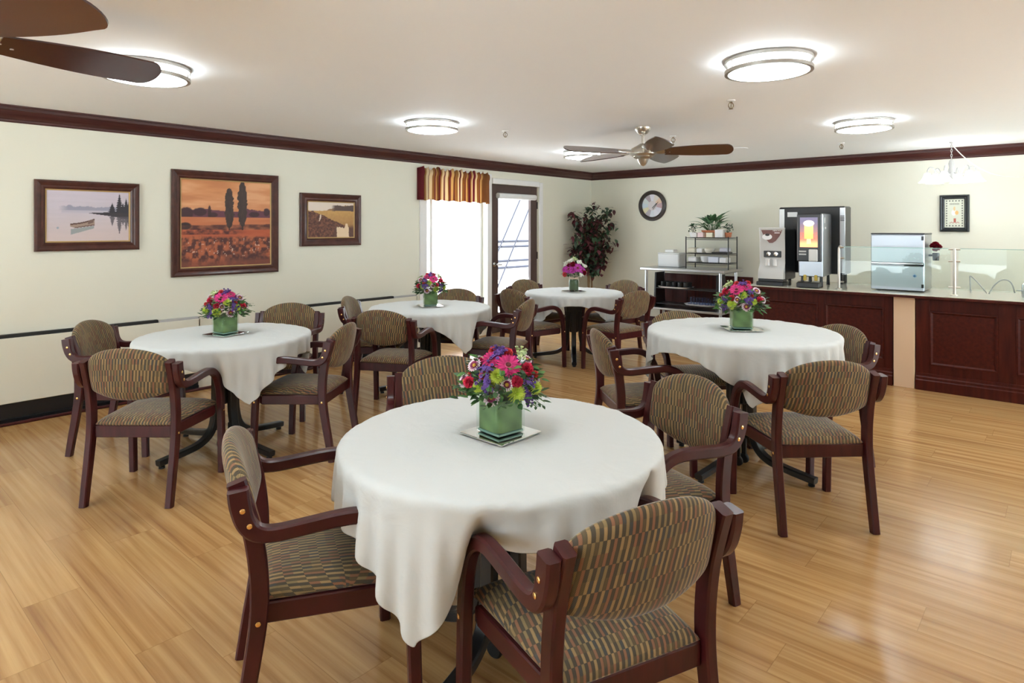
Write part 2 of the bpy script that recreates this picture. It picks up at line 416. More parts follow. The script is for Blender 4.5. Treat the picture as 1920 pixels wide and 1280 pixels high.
bw(XW - .2, -4.6, 0, ZC); bw(-4.6, -1.0, 0, .35); bw(-4.6, -1.0, 2.25, ZC); bw(-1.0, XR, 0, ZC)
struct(wb.build('wall_back', M['wall'], smooth=False))
# crown moulding
prof = [(0, 0), (0, -.125), (.010, -.125), (.016, -.118), (.016, -.104), (.022, -.098), (.030, -.094), (.046, -.074), (.060, -.050), (.066, -.040), (.074, -.036), (.074, -.016), (.082, -.012), (.082, 0)]
tb_ = MB(); k = len(prof)
path = [((XW, YB), (1, 0)), ((XW, YF), (1, -1)), ((XR, YF), (0, -1))]
V = []
for (px, py), (nx, ny) in path:
    for o_, z_ in prof: V.append((px + nx * o_, py + ny * o_, ZC + z_))
F = [(i * k + j, i * k + j + 1, (i + 1) * k + j + 1, (i + 1) * k + j) for i in range(2) for j in range(k - 1)]
tb_.add(V[:2 * k], [f for f in F if max(f) < 2 * k]); struct(tb_.build('trim_1', M['crown'], angle=25))
t2 = MB(); t2.add(V[k:], [tuple(i - k for i in f) for f in F if min(f) >= k]); struct(t2.build('trim_2', M['crown'], angle=25))
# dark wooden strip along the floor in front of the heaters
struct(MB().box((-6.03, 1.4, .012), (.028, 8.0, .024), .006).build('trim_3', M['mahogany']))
struct(MB().box((XW + .008, 8.30, .05), (.016, 1.42, .10), .004).build('baseboard_left', M['mahogany']))
struct(MB().box(((XW - 4.75) / 2, YF - .008, .05), (XW * -1 - 4.75, .016, .10), .004).build('baseboard_far', M['mahogany']))

# window: white casing, frame, pane
wn = thing('window_1', 'tall bright window with white casing under the striped valance', 'window'); struct(wn)
b = MB()
for y in (WY0 - .05, WY1 + .045): b.box((XW + .012, y, (WZ0 + WZ1) / 2), (.024, .11 if y < 6 else .09, WZ1 - WZ0 + .2), .004)
b.box((XW + .012, (WY0 + WY1) / 2, WZ1 + .06), (.024, WY1 - WY0, .10), .004); b.box((XW + .03, (WY0 + WY1) / 2, WZ0 - .02), (.08, WY1 - WY0 + .2, .04), .006)
b.build('window_casing', M['white_paint'], wn)
b = MB()
for y in (WY0 + .02, WY0 + .17, WY1 - .02): b.box((XW - .11, y, (WZ0 + WZ1) / 2), (.05, .04, WZ1 - WZ0), .004)
for z in (WZ0 + .02, WZ1 - .02): b.box((XW - .11, (WY0 + WY1) / 2, z), (.05, WY1 - WY0, .04), .004)
b.build('window_frame', M['white_paint'], wn)
MB().box((XW - .11, (WY0 + WY1) / 2, (WZ0 + WZ1) / 2), (.006, WY1 - WY0 - .02, WZ1 - WZ0 - .02)).build('window_pane', M['glass'], wn, smooth=False)
# door: dark stiles with one large pane, closer, blind roll
dr = thing('door_1', 'dark brown glass door beside the window with white roller blind', 'door'); struct(dr)
b = MB(); xm = XW - .055
for y, wd in ((DY0 + .085, .17), (DY1 - .075, .15)): b.box((xm, y, DZ1 / 2), (.05, wd, DZ1), .004)
b.box((xm, (DY0 + DY1) / 2, DZ1 - .075), (.05, DY1 - DY0 - .3, .15), .004); b.box((xm, (DY0 + DY1) / 2, .14), (.05, DY1 - DY0 - .3, .28), .004)
b.build('door_leaf', M['door_wood'], dr)
MB().box((xm, (DY0 + DY1) / 2, 1.13), (.008, DY1 - DY0 - .30, 1.72)).build('door_pane', M['glass'], dr, smooth=False)
b = MB().box((XW + .012, DY1 + .045, 1.1), (.024, .08, 2.2), .004).box((XW + .012, (DY0 + DY1) / 2, DZ1 + .04), (.024, DY1 - DY0, .08), .004)
b.build('door_casing', M['white_paint'], dr)
bl = MB().tube([(XW + .005, DY0 + .12, 1.965), (XW + .005, DY1 - .09, 1.965)], .042, 14); bl.build('roller_blind', M['white_plastic'], dr)
hd = MB().lathe([(.0, .0), (.032, 0), (.032, .012), (.012, .018), (.012, .05), (0, .05)], (XW - .03, DY0 + .075, .98), 16, RY90)
hd.tube([(XW + .02, DY0 + .075, .98), (XW + .02, DY0 + .19, .975)], .010, 8); hd.build('door_handle', M['chrome'], dr)
b = MB()
for z in (.35, 1.08, 1.85): b.box((XW - .025, DY1 + .002, z), (.02, .012, .11), .003)
b.build('hinge', M['black'], dr)

# outside: ground, brick wall, ramp railing
g = MB().box((-12.2, 6, -.10), (11.6, 22, .1)); struct(g.build('exterior_ground', M['concrete'], smooth=False))
g = MB().box((-9.0, 8.05, 1.6), (.25, 2.8, 3.3)); struct(g.build('exterior_brick_wall', M['brick'], smooth=False))
g = MB().box((-13.0, 12.4, 2.0), (.3, 9.6, 4.2)); struct(g.build('exterior_white_wall', flat('render_grey', (.20, .20, .21), .8), smooth=False))
rl = thing('ramp_railing', 'grey ramp railing with slanted bars seen outside the glass door', 'railing', (-8.9, 9.6, -.05))
for i, z in enumerate((.72, .86, 1.16, 1.27)):
    MB().tube([(0, -.1, z), (0, 3.4, z)], .026, 8).build('rail', M['rail_paint'], rl)
for pa, pb in (((.1, -.12, .97), (.1, .72, 2.28)), ((.1, -.12, .25), (.1, 1.05, 2.15))): MB().tube([pa, pb], .016, 6).build('slanted_bar', M['rail_paint'], rl)
for y0 in (-.1, 1.2, 3.4): MB().tube([(0, y0, 0.0), (0, y0, 1.3)], .02, 8).build('post', M['rail_paint'], rl)

# ---------------------------------------------------------------- heaters along the left wall
def heater(y0, y1, label, end):
    t = thing('wall_heater', label, 'heater', (XW, y0, 0), 0, 'cream cabinet heaters along the left wall'); L_ = y1 - y0
    b = MB().box((.052, L_ / 2, .405), (.016, L_, .50), .004).box((.03, L_ - .008, .405), (.06, .016, .50), .003).box((.03, .008, .405), (.06, .016, .50), .003)
    b.build('cabinet', M['cream_paint'], t)
    g = MB().box((.026, L_ / 2 - .18, .668), (.042, L_ - .36, .026)); g.build('grille', M['rubber'], t)
    e = MB().box((.028, L_ - .18, .664), (.046, .35, .020), .002); e.build('end_cap', M['grey_plastic'], t)
    r = MB().box((.022, L_ / 2, .085), (.03, L_ - .02, .15), 0); r.box((.04, L_ / 2, .02), (.02, L_ - .02, .03)); r.build('base_recess', M['black'], t)
    return t
heater(-2.4, 2.50, 'long cream cabinet heater under the boat and poplar paintings', 1)
heater(3.50, 5.12, 'shorter cream cabinet heater between the marsh painting and the window', 1)

# ---------------------------------------------------------------- tables and chairs: places
CH = {'E2': (-1.071, 3.534, 44.6), 'B2': (-3.970, 1.381, 40.6), 'A1': (-1.837, 1.164, 332.5), 'A2': (-0.998, 1.446, 67.7), 'A3': (-1.316, 2.310, 158.6), 'B3': (-3.901, 2.306, 125.5), 'E1': (-2.059, 3.587, 319.0), 'B1': (-4.908, 1.547, 315.6), 'A4': (-2.114, 1.977, 232.1), 'B4': (-4.824, 2.600, 220.9), 'C1': (-4.888, 3.623, 309.4), 'C2': (-4.200, 3.292, 28.5), 'C3': (-3.942, 4.295, 112.3), 'C4': (-4.738, 4.400, 207.3), 'D1': (-4.880, 6.025, 261.9), 'D2': (-4.399, 5.305, 351.4), 'D3': (-3.616, 5.796, 79.3), 'D4': (-4.164, 6.542, 172.9), 'E3': (-1.273, 4.358, 147.8), 'E4': (-2.060, 4.333, 230.5)}
TB = {'A': (-1.508, 1.649, .765, .5622), 'B': (-4.336, 1.949, .765, .5622), 'C': (-4.468, 3.917, .765, .5622), 'D': (-4.284, 5.934, .765, .5622), 'E': (-1.563, 3.971, .849, .583)}
# corner azimuths (plan angle from the picture's right, as seen from the camera) and cloth offsets
CLOTH = {'A': (-114, 1.33, (-.03, -.03)), 'B': (-52, 1.32, (0, 0)), 'C': (-50, 1.32, (0, 0)), 'D': (-50, 1.30, (0, 0)), 'E': (-104, 1.33, (0, 0))}

# ---- chair
ARM = catmull([(-.262, .775), (-.257, .735), (-.243, .685), (-.215, .652), (-.165, .642), (-.08, .648), (.0, .655), (.06, .655), (.115, .640), (.165, .600), (.197, .535), (.212, .46), (.219, .40)], 5)
LEGF = catmull([(.219, .40), (.225, .28), (.230, .14), (.234, .0)], 5)
LEGR = catmull([(-.272, 0), (-.252, .12), (-.228, .26), (-.210, .39), (-.208, .50), (-.222, .62), (-.245, .71), (-.268, .785)], 5)
def make_chair(name):
    t = bpy.data.objects.new(name, None); C.objects.link(t); t.empty_display_size = .1
    # seat cushion: rounded, domed, front rolled over
    n, m_ = 26, 30; b = MB()
    def seat_pt(u, v, top):
        y = -.215 + .475 * v; hw = .208 + .036 * v; x = hw * u
        ex = max(0.0, 1 - abs(u) ** 6) ** .5; ey = max(0.0, 1 - abs(2 * v - 1) ** 9) ** .5; e = ex * ey
        if top: z = .427 + .038 * e + .012 * (1 - u * u) * math.sin(PI * min(1, v * 1.05)) - .012 * max(0, (v - .72) / .28) ** 2
        else: z = .427 - .018 * e - .018 * e * max(0, (v - .62) / .38)
        return (x, y, z)
    us = [math.sin(PI / 2 * (2 * i / n - 1)) for i in range(n + 1)]; vs = [.5 + .5 * math.sin(PI / 2 * (2 * j / m_ - 1)) for j in range(m_ + 1)]
    for top in (True, False):
        G = [[seat_pt(u, v, top) for v in vs] for u in us]
        mid = n // 2; uvg = [[None] * (m_ + 1) for _ in us]
        for j in range(m_ + 1):
            acc = {mid: 0.0}
            for i in range(mid + 1, n + 1): acc[i] = acc[i - 1] + math.dist(G[i][j], G[i - 1][j])
            for i in range(mid - 1, -1, -1): acc[i] = acc[i + 1] - math.dist(G[i][j], G[i + 1][j])
            if not top:
                acc = {i: math.copysign(.50, x_) - x_ if i != mid else 0.25 for i, x_ in acc.items()}
            for i in range(n + 1):
                p = G[i][j]; uvg[i][j] = (acc[i], p[1] + (.466 - p[2]) * (.9 if vs[j] > .5 else -.9))
        b.grid(G, uvg, flip=not top)
    b.build('seat', M['fabric'], t, 60)
    # backrest: curved shield cushion between the posts
    b = MB(); n, m_ = 28, 22
    us = [math.sin(PI / 2 * (2 * i / n - 1)) for i in range(n + 1)]; ts = [.5 + .5 * math.sin(PI / 2 * (2 * j / m_ - 1)) for j in range(m_ + 1)]
    def back_pt(u, tt, front):
        zt_ = .752 + .106 * math.sqrt(max(0, 1 - .93 * u * u)); zb = .566 + .045 * u * u
        z = zb + (zt_ - zb) * tt; x = .219 * u * (1 - .02 * (1 - tt))
        yc = -.232 - (z - .566) * .20 - .010 + .034 * u * u
        ex = max(0, 1 - abs(u) ** 5) ** .5; ez = max(0, 1 - abs(2 * tt - 1) ** 4) ** .5; e = min(ex, 1) * ez
        th = (.013 + .017 * ex) * ez
        y = yc + (th if front else -th * 1.05)
        return (x, y, z)
    for front in (True, False):
        G = [[back_pt(u, q, front) for q in ts] for u in us]
        uvg = [[(p[0] * 1.02 + (0 if front else .5), p[2] + (p[1] + .26) * .4) for p in r] for r in G]
        b.grid(G, uvg, flip=front)
    b.build('backrest', M['fabric'], t, 70)
    # frame rails under the seat
    b = MB()
    b.box((0, -.203, .388), (.424, .022, .066), .004)
    b.box((0, .196, .388), (.50, .022, .046), .004)
    for s in (-1, 1):
        a = Matrix.Rotation(s * -math.atan(.036 / .42), 4, 'Z')
        b.box((s * .222, -.005, .389), (.022, .40, .060), .004, a)
    b.build('seat_frame', M['mahogany'], t)
    for s in (-1, 1):
        nl = len(LEGR)
        ths = [.040 + .012 * min(1, i / nl * 2.0) for i in range(nl)]
        MB().ribbon(LEGR, [s * .232] * nl, .036, ths, .005).build('leg', M['mahogany'], t)
        na = len(ARM)
        xs = [s * (.2705 if i < 12 else .2705 + .004 * min(1, (i - 12) / 20)) for i in range(na)]
        ta = [.056 - .014 * min(1, max(0, i - 5) / 14) for i in range(na)]
        am = MB().ribbon(ARM, xs, .038, ta, .006).build('arm', M['mahogany'], t)
        nf = len(LEGF)
        MB().ribbon(LEGF, [xs[-1]] * nf, .038, [.042 - .003 * i / nf for i in range(nf)], .006).build('leg', M['mahogany'], t)
        for (y, z) in ((-.250, .722), (-.232, .678)):
            MB().lathe([(0, .0), (.0075, 0), (.0075, .002), (.005, .0035), (0, .0035)], (s * .2893, y, z), 10, RY90 if s > 0 else Matrix.Rotation(-PI / 2, 4, 'Y')).build('bolt', M['brass'], am)
        MB().lathe([(0, .0), (.0075, 0), (.0075, .002), (.005, .0035), (0, .0035)], (s * .2500, -.211, .382), 10, RY90 if s > 0 else Matrix.Rotation(-PI / 2, 4, 'Y')).build('bolt', M['brass'], t)
        MB().lathe([(0, .0), (.0075, 0), (.0075, .002), (.005, .0035), (0, .0035)], (s * .2932, .220, .384), 10, RY90 if s > 0 else Matrix.Rotation(-PI / 2, 4, 'Y')).build('bolt', M['brass'], t)
    return t
LAB = {
 'A1': 'patterned armchair tucked under the left end of the foreground table, tablecloth corner over its arm',
 'A2': 'nearest patterned armchair, seen from behind, pushed in at the foreground table',
 'A3': 'patterned armchair between the foreground table and the serving-counter table, facing the foreground table',
 'A4': 'patterned armchair behind the foreground table, its back showing left of the flowers',
 'B1': 'patterned armchair nearest the heater, at the table below the paintings',
 'B2': 'patterned armchair with its back to us at the table below the paintings',
 'B3': 'patterned armchair right of the table below the paintings, tablecloth corner on its seat',
 'B4': 'patterned armchair behind the table below the paintings, facing us under the marsh painting',
 'C1': 'patterned armchair on the heater side of the table in front of the window',
 'C2': 'patterned armchair with its back to us at the table in front of the window',
 'C3': 'patterned armchair right of the table in front of the window, cloth corner on its seat',
 'C4': 'patterned armchair closest to the window, behind the table in front of it',
 'D1': 'patterned armchair in front of the glass door, behind the farthest table',
 'D2': 'patterned armchair at the farthest table, with its back toward the window table',
 'D3': 'patterned armchair at the farthest table, its back turned toward the serving-counter table',
 'D4': 'patterned armchair at the farthest table nearest the steel worktable and the corner tree',
 'E1': 'patterned armchair on the left of the table by the serving counter, seen side-on',
 'E2': 'patterned armchair with its back to us at the table by the serving counter',
 'E3': 'patterned armchair between its table and the red counter panels, facing left',
 'E4': 'patterned armchair hidden behind the serving-counter table, only its top showing by the steel worktable'}
chair0 = make_chair('dining_armchair'); first = True
for key, (x, y, a) in CH.items():
    o = chair0 if first else copy_tree(chair0); first = False
    o.location = (x, y, 0); o.rotation_euler = (0, 0, math.radians(a))
    tag(o, LAB[key], 'chair', 'patterned armchairs around the dining tables')

# ---- table with pedestal
def make_table(zt, r):
    t = bpy.data.objects.new('pedestal_table', None); C.objects.link(t)
    top = MB().lathe([(0, zt - .038), (r - .05, zt - .038), (r - .038, zt - .034), (r - .038, zt - .020), (r - .046, zt - .013), (0, zt - .013)], n=64); top.build('tabletop', M['black'], t)
    h = zt - .038
    MB().box((0, 0, h - .09), (.19, .19, .18), .012).build('mounting_block', M['black'], t)
    MB().box((0, 0, h - .29), (.10, .10, .26), .01).build('column', M['black'], t)
    for k in range(4):
        lg = MB(); pts = catmull([(.07, h - .12), (.072, .36), (.078, .24), (.11, .135), (.19, .075), (.32, .052), (.47, .036)], 6)
        n = len(pts); lg.ribbon(pts, 0.0, .052, [.046 - .010 * i / n for i in range(n)], .006)
        o = lg.build('leg', M['black'], t); o.rotation_euler = (0, 0, k * PI / 2)
        MB().lathe([(0, 0), (.018, 0), (.018, .012), (.008, .014), (.008, .024), (0, .024)], (0, .445, 0), 12).build('glide', M['rubber'], o)
    for sx in (-1, 1):
        wmb = MB().lathe([(0, -.012), (.026, -.012), (.032, -.006), (.032, .006), (.026, .012), (0, .012)], (sx * .036, 0, .033), 18, RY90)
        wmb.box((sx * .036, 0, .10), (.018, .03, .12), .003); wmb.build('wheel', M['rubber'], t)
    return t
TLAB = {'A': 'round pedestal table in the foreground, under white cloth', 'B': 'round pedestal table below the wall paintings, under white cloth', 'C': 'round pedestal table in front of the window, under white cloth', 'D': 'farthest round pedestal table, by the glass door and corner tree', 'E': 'taller round pedestal table beside the serving counter, under white cloth'}
TROT = {'A': 59, 'B': 60, 'C': 19, 'D': 85, 'E': 40}
tp = None
for key, (x, y, zt, r) in TB.items():
    if key == 'E': o = make_table(zt, r)
    elif tp is None: o = tp = make_table(zt, r)
    else: o = copy_tree(tp)
    o.location = (x, y, 0); o.rotation_euler = (0, 0, YAW + math.radians(TROT[key]))
    tag(o, TLAB[key], 'table', 'round pedestal tables')

# ---- draped tablecloths: small cloth relaxation against table rim, chair arms and seats
ARMC = [(-.262, .775), (-.243, .685), (-.20, .645), (-.08, .648), (.06, .655), (.125, .635), (.185, .57), (.212, .46), (.226, .26)]
def drape(key, steps=240, iters=11, n=61):
    cx, cy, zt, r = TB[key]; az, L_, off = CLOTH[key]
    rt, zt = r - .006, zt
    ang = YAW + math.radians(az) - PI / 4
    g = np.linspace(-L_ / 2, L_ / 2, n); A, B = np.meshgrid(g, g, indexing='ij')
    fr_ = 1 - .075 * (np.abs(A * B) / (L_ / 2) ** 2) ** 4; A = A * fr_; B = B * fr_
    ox, oy = off[0] * CY - off[1] * SY, off[0] * SY + off[1] * CY
    P = np.stack([A * math.cos(ang) - B * math.sin(ang) + ox, A * math.sin(ang) + B * math.cos(ang) + oy, np.full_like(A, zt + .004)], -1)
    P[..., 2] += np.random.RandomState(ord(key)).rand(n, n) * .002
    d0 = L_ / (n - 1); Q = P.copy(); P0 = P.copy(); P0[..., 2] = zt + .002
    rin = np.hypot(P[..., 0], P[..., 1]) < r + .03
    pin = np.hypot(P[..., 0], P[..., 1]) < r - .045
    chairs = [(k, v) for k, v in CH.items() if k[0] == key]
    segs = []; seatM = []
    for k, (x, y, a) in chairs:
        a = math.radians(a); ca, sa = math.cos(a), math.sin(a)
        for s in (-1, 1):
            if (k, s) in FREE: continue
            w_ = [np.array([x - cx + s * .2705 * ca - yy * sa, y - cy + s * .2705 * sa + yy * ca, zz]) for yy, zz in ARMC]
            for i in range(len(w_) - 1): segs.append((w_[i], w_[i + 1], k, s))
        seatM.append((x - cx, y - cy, ca, sa))
    S0 = np.array([s[0] for s in segs]); S1 = np.array([s[1] for s in segs])
    pm = np.array([s[2] in PUSH or (s[2], s[3]) in PUSH for s in segs]); od = []
    for s in segs:
        x, y, a = CH[s[2]]; a = math.radians(a); od.append((math.sin(a) * .42, -math.cos(a) * .42, 0))
    od = np.array(od) * pm[:, None]
    def con(a, b, dist, kk, only_short=False, k2=None):
        d = b - a; l = np.sqrt((d * d).sum(-1, keepdims=True)) + 1e-9; c = (l - dist) / l * (.5 * kk)
        if k2 is not None: c = np.where(l < dist, c * (k2 / kk), c)
        if only_short: c = np.minimum(c, 0)
        c = d * c; a += c; b -= c
    CON = []; S_ = slice
    def reg(sa, sb, kk, os_=False, k2=None, fancy=False, f_=1.0): CON.append((sa, sb, np.sqrt(((P0[sa] - P0[sb]) ** 2).sum(-1, keepdims=True)) * f_, kk, os_, k2, fancy))
    al = S_(None)
    for u0 in (0, 1):
        e_ = u0 + (n - u0) // 2 * 2
        reg((S_(u0, e_ - 1, 2),), (S_(u0 + 1, e_, 2),), 1); reg((al, S_(u0, e_ - 1, 2)), (al, S_(u0 + 1, e_, 2)), 1)
    for i0 in (0, 1):
        m = (n - 1 - i0) // 2 * 2
        reg((S_(i0, i0 + m, 2), S_(None, -1)), (S_(i0 + 1, i0 + m + 1, 2), S_(1, None)), .75, False, .05, False, 1.02)
        reg((S_(i0, i0 + m, 2), S_(1, None)), (S_(i0 + 1, i0 + m + 1, 2), S_(None, -1)), .75, False, .05, False, 1.02)
    for i0 in (0, 1):
        I = np.array([i for i in range(n - 2) if (i // 2) % 2 == i0])
        reg((I,), (I + 2,), .05, True, None, True); reg((al, I), (al, I + 2), .05, True, None, True)
    def table_hit(P):
        e = .010; rho = np.sqrt(P[..., 0] ** 2 + P[..., 1] ** 2) + 1e-9; zc = zt - .012
        qx, qz = rho - (rt - e), P[..., 2] - zc
        dx, dz = np.maximum(qx, 0), np.maximum(np.abs(qz) - .002, 0); l = np.sqrt(dx * dx + dz * dz)
        inside_slab = (qx <= 0) & ((np.abs(qz) < .002 + e + .001) | (rin & (P[..., 2] < zt)))
        hit_rim = (qx > 0) & (l < e + .007)
        f = np.where(hit_rim, (e + .007) / (l + 1e-9), 1)
        nr = (rt - e) + dx * f; sc = np.where(hit_rim, nr / rho, 1)
        P[..., 0] *= sc; P[..., 1] *= sc
        P[..., 2] = np.where(hit_rim & (np.abs(qz) > .002), zc + np.sign(qz) * (.002 + dz * f), P[..., 2])
        up = (P[..., 2] >= zc) | rin
        P[..., 2] = np.where(inside_slab & (up | (rho < .1)) & (P[..., 2] < zt + .002), zt + .002, np.where(inside_slab & ~up, zc - .016, P[..., 2]))
        return inside_slab & up
    for st in range(steps):
        vel = (P - Q) * .94; Q = P.copy(); P = P + vel; P[..., 2] -= 9.8 * .0001 * 2.2
        ph = max(0.0, 1 - max(0, st - 70) / 80.0)
        a0 = S0 + od * ph; a1 = S1 + od * ph; ab = a1 - a0; den = (ab * ab).sum(-1)
        for it in range(iters):
            for sa, sb, dist, kk, os_, k2, fancy in CON:
                if fancy:
                    a_, b_ = P[sa], P[sb]; con(a_, b_, dist, kk, os_, k2); P[sa] = a_; P[sb] = b_
                else: con(P[sa], P[sb], dist, kk, os_, k2)
            top = table_hit(P); P[pin] = P0[pin]
            if it % 3 == 2 or it == iters - 1:
                X = P.reshape(-1, 3); sel = np.where(X[:, 2] < zt - .02)[0]
                if len(sel):
                    Y = X[sel]
                    ap = Y[:, None] - a0[None]; t_ = np.clip((ap * ab[None]).sum(-1) / den[None], 0, 1)
                    dv = ap - t_[..., None] * ab[None]; dl = np.sqrt((dv * dv).sum(-1)); j = dl.argmin(1); rr = .034
                    q = np.arange(len(sel)); mn = dl[q, j]; hit = mn < rr
                    X[sel[hit]] += dv[q, j][hit] * ((rr - mn[hit]) / (mn[hit] + 1e-6))[:, None]
                    for (sx, sy, ca, sa) in seatM:
                        lx = (X[:, 0] - sx) * ca + (X[:, 1] - sy) * sa; ly = -(X[:, 0] - sx) * sa + (X[:, 1] - sy) * ca
                        h = (np.abs(lx) < .25) & (np.abs(ly) < .26) & (X[:, 2] < .486) & (X[:, 2] > .38); X[h, 2] = .486
        fr = top | (P[..., 2] > zt - .002)
        Q[fr] = P[fr]
    b = MB(); b.grid([[tuple(p) for p in row] for row in P]); return b
FREE = {('A1', 1), ('B3', -1)}
PUSH = {'A2', 'B2', 'E1', 'E2', 'E3', 'A4', 'B4', 'D2', 'D3', 'C2', 'C1', 'C3', 'B1', 'A3', ('A1', -1), ('B3', 1)}
CLAB = {'A': 'white tablecloth over the foreground table, long corner hanging at the front left', 'B': 'white tablecloth over the table below the paintings', 'C': 'white tablecloth over the table in front of the window', 'D': 'white tablecloth over the farthest table, under the round jar of flowers', 'E': 'white tablecloth over the table beside the serving counter'}
for key in TB:
    o = drape(key).build('tablecloth', M['linen'], None, 180); o.location = (TB[key][0], TB[key][1], 0)
    s_ = o.modifiers.new('thickness', 'SOLIDIFY'); s_.thickness = .0016; s_.offset = 1
    s_ = o.modifiers.new('smooth', 'SUBSURF'); s_.levels = s_.render_levels = 1
    tag(o, CLAB[key], 'tablecloth', 'white tablecloths')

# ---------------------------------------------------------------- ceiling lamps, fans, sprinklers, chandelier
def make_lamp():
    t = bpy.data.objects.new('ceiling_lamp', None); C.objects.link(t)
    MB().lathe([(0, 0), (.20, 0), (.20, -.012), (0, -.012)], n=32).build('base_plate', M['white_paint'], t)
    MB().lathe([(.205, -.020), (.212, -.022), (.214, -.060), (.205, -.070), (.17, -.084), (.10, -.095), (0, -.099)], n=40).build('diffuser', M['lamp'], t, 60)
    for z in (-.003, -.058):
        b = MB(); b.lathe([(.213, z), (.232, z), (.232, z - .019), (.213, z - .019), (.213, z)], n=48); b.build('ring', M['ring'], t)
    b = MB()
    for a in (.6, 2.7, 4.8): b.box((.226 * math.cos(a), .226 * math.sin(a), -.044), (.006, .006, .05))
    b.build('ring_stay', M['ring'], t)
    return t
LP = [(-4.03, 1.35, 'bright round ceiling lamp below the foreground fan blades, above the left wall paintings'),
      (-1.26, 3.59, 'largest bright round ceiling lamp, above the right of the room'),
      (-4.26, 3.75, 'bright round ceiling lamp near the crown moulding, left of the distant fan'),
      (-1.36, 6.23, 'bright round ceiling lamp nearest the small chandelier'),
      (-4.48, 6.39, 'bright round ceiling lamp partly hidden behind the distant fan blades')]
LP2 = [(-1.3, 1.0), (-4.0, -1.2), (-1.3, -1.4), (1.5, 1.0), (1.5, 3.6), (1.5, 6.2)]  # extra lamps out of view, added for the light they give
lamp0 = make_lamp(); q = 0
for x, y, lb in LP:
    o = lamp0 if q == 0 else copy_tree(lamp0); q += 1
    o.location = (x, y, ZC); tag(o, lb, 'ceiling lamp', 'round ceiling lamps'); o.rotation_euler = (0, 0, q * .7)
for x, y in LP2:
    o = copy_tree(lamp0); o.location = (x, y, ZC); tag(o, 'extra round ceiling lamp added out of view to light the room', 'ceiling lamp', 'round ceiling lamps')

def make_fan():
    t = bpy.data.objects.new('ceiling_fan', None); C.objects.link(t)
    MB().lathe([(0, 0), (.075, 0), (.072, -.018), (.045, -.055), (.030, -.062), (.030, -.07), (0, -.07)], n=24).build('canopy', M['nickel'], t)
    MB().tube([(0, 0, -.06), (0, 0, -.16)], .013, 10).build('downrod', M['nickel'], t)
    MB().lathe([(0, -.145), (.03, -.15), (.05, -.165), (.105, -.195), (.125, -.225), (.125, -.25), (.10, -.268), (0, -.268)], n=28).build('motor_housing', M['nickel'], t)
    MB().lathe([(.0, -.262), (.085, -.262), (.09, -.278), (.055, -.295), (.042, -.325), (.03, -.345), (.012, -.358), (0, -.362)], n=24).build('finial', M['nickel'], t)
    out = []
    for s_ in np.linspace(0, 1, 15):
        out.append((.20 + .54 * s_, .060 + .034 * math.sin(PI * min(1, s_ * 1.1) * .62)))
    tip = [(.74 + .065 * math.sin(a), -.009 + (out[-1][1] - .003) * math.cos(a)) for a in np.linspace(.12, PI - .12, 13)]
    poly = [(x, h - .012) for x, h in out] + tip + [(x, -h - .006) for x, h in out[::-1]]
    for k in range(5):
        Mx = Matrix.Translation((0, 0, -.232)) @ Matrix.Rotation(-.40, 4, 'X')
        bl_ = MB().prism([(p[0], p[1]) for p in poly], -.004, .004, Mx).build('blade', M['blade'], t, 30)
        bl_.rotation_euler = (0, 0, k * 2 * PI / 5)
        br = MB().prism([(.09, .03), (.16, .045), (.235, .04), (.265, .012), (.265, -.012), (.235, -.04), (.16, -.045), (.09, -.03)], .004, .010, Mx)
        for sx, sy in ((.20, .02), (.20, -.02), (.245, 0)):
            br.lathe([(0, -.007), (.007, -.006), (.007, -.003), (0, -.003)], tuple(Mx @ Vector((sx, sy, 0))), 8)
        br.build('blade_bracket', M['nickel'], bl_)
    return t
fan0 = make_fan(); fx, fy = cw(.207 * 5.93, 5.93)
fan0.location = (fx, fy, ZC); fan0.rotation_euler = (0, 0, YAW - PI / 2 + .04)
tag(fan0, 'five-bladed brushed metal ceiling fan in the distance, above the farthest tables', 'ceiling fan', 'ceiling fans')
o = copy_tree(fan0); hx, hy = cw(-2.12, 2.30); o.location = (hx, hy, ZC); o.rotation_euler = (0, 0, YAW + math.radians(55))
tag(o, 'close ceiling fan with only two dark blades showing at the upper left', 'ceiling fan', 'ceiling fans')

def make_sprinkler():
    t = bpy.data.objects.new('sprinkler', None); C.objects.link(t)
    MB().lathe([(0, 0), (.032, 0), (.030, -.006), (.012, -.012), (0, -.012)], n=20).build('escutcheon', M['white_paint'], t)
    b = MB().lathe([(0, -.01), (.010, -.01), (.010, -.022), (0, -.022)], n=12)
    for s in (-1, 1): b.tube(catmull([(s * .008, 0, -.02), (s * .018, 0, -.034), (s * .016, 0, -.05), (s * .003, 0, -.062)], 4), .0035, 6)
    b.tube([(0, 0, -.02), (0, 0, -.062)], .003, 6); b.lathe([(0, -.062), (.016, -.063), (.016, -.066), (0, -.066)], n=14)
    b.build('sprinkler_head', M['dark_brass'], t); return t
sp0 = make_sprinkler(); q = 0
for x, y, lb in ((-1.87, 4.56, 'brass ceiling sprinkler just below the largest round ceiling lamp'), (-4.09, 4.54, 'ceiling sprinkler between the left lamp and the distant fan'),
                 (-3.04, 5.94, 'dark ceiling sprinkler just right of the distant fan stem'), (-1.89, 7.65, 'ceiling sprinkler under the lamp nearest the chandelier')):
    o = sp0 if q == 0 else copy_tree(sp0); q += 1
    o.location = (x, y, ZC); o.rotation_euler = (0, 0, YAW); tag(o, lb, 'sprinkler', 'ceiling sprinklers')
tag(MB().lathe([(0, ZC), (.11, ZC), (.105, ZC - .008), (0, ZC - .010)], (-2.93, 7.36, 0), 28).build('ceiling_speaker', M['ceiling']), 'flat round white speaker cover on the ceiling right of the distant fan', 'speaker')

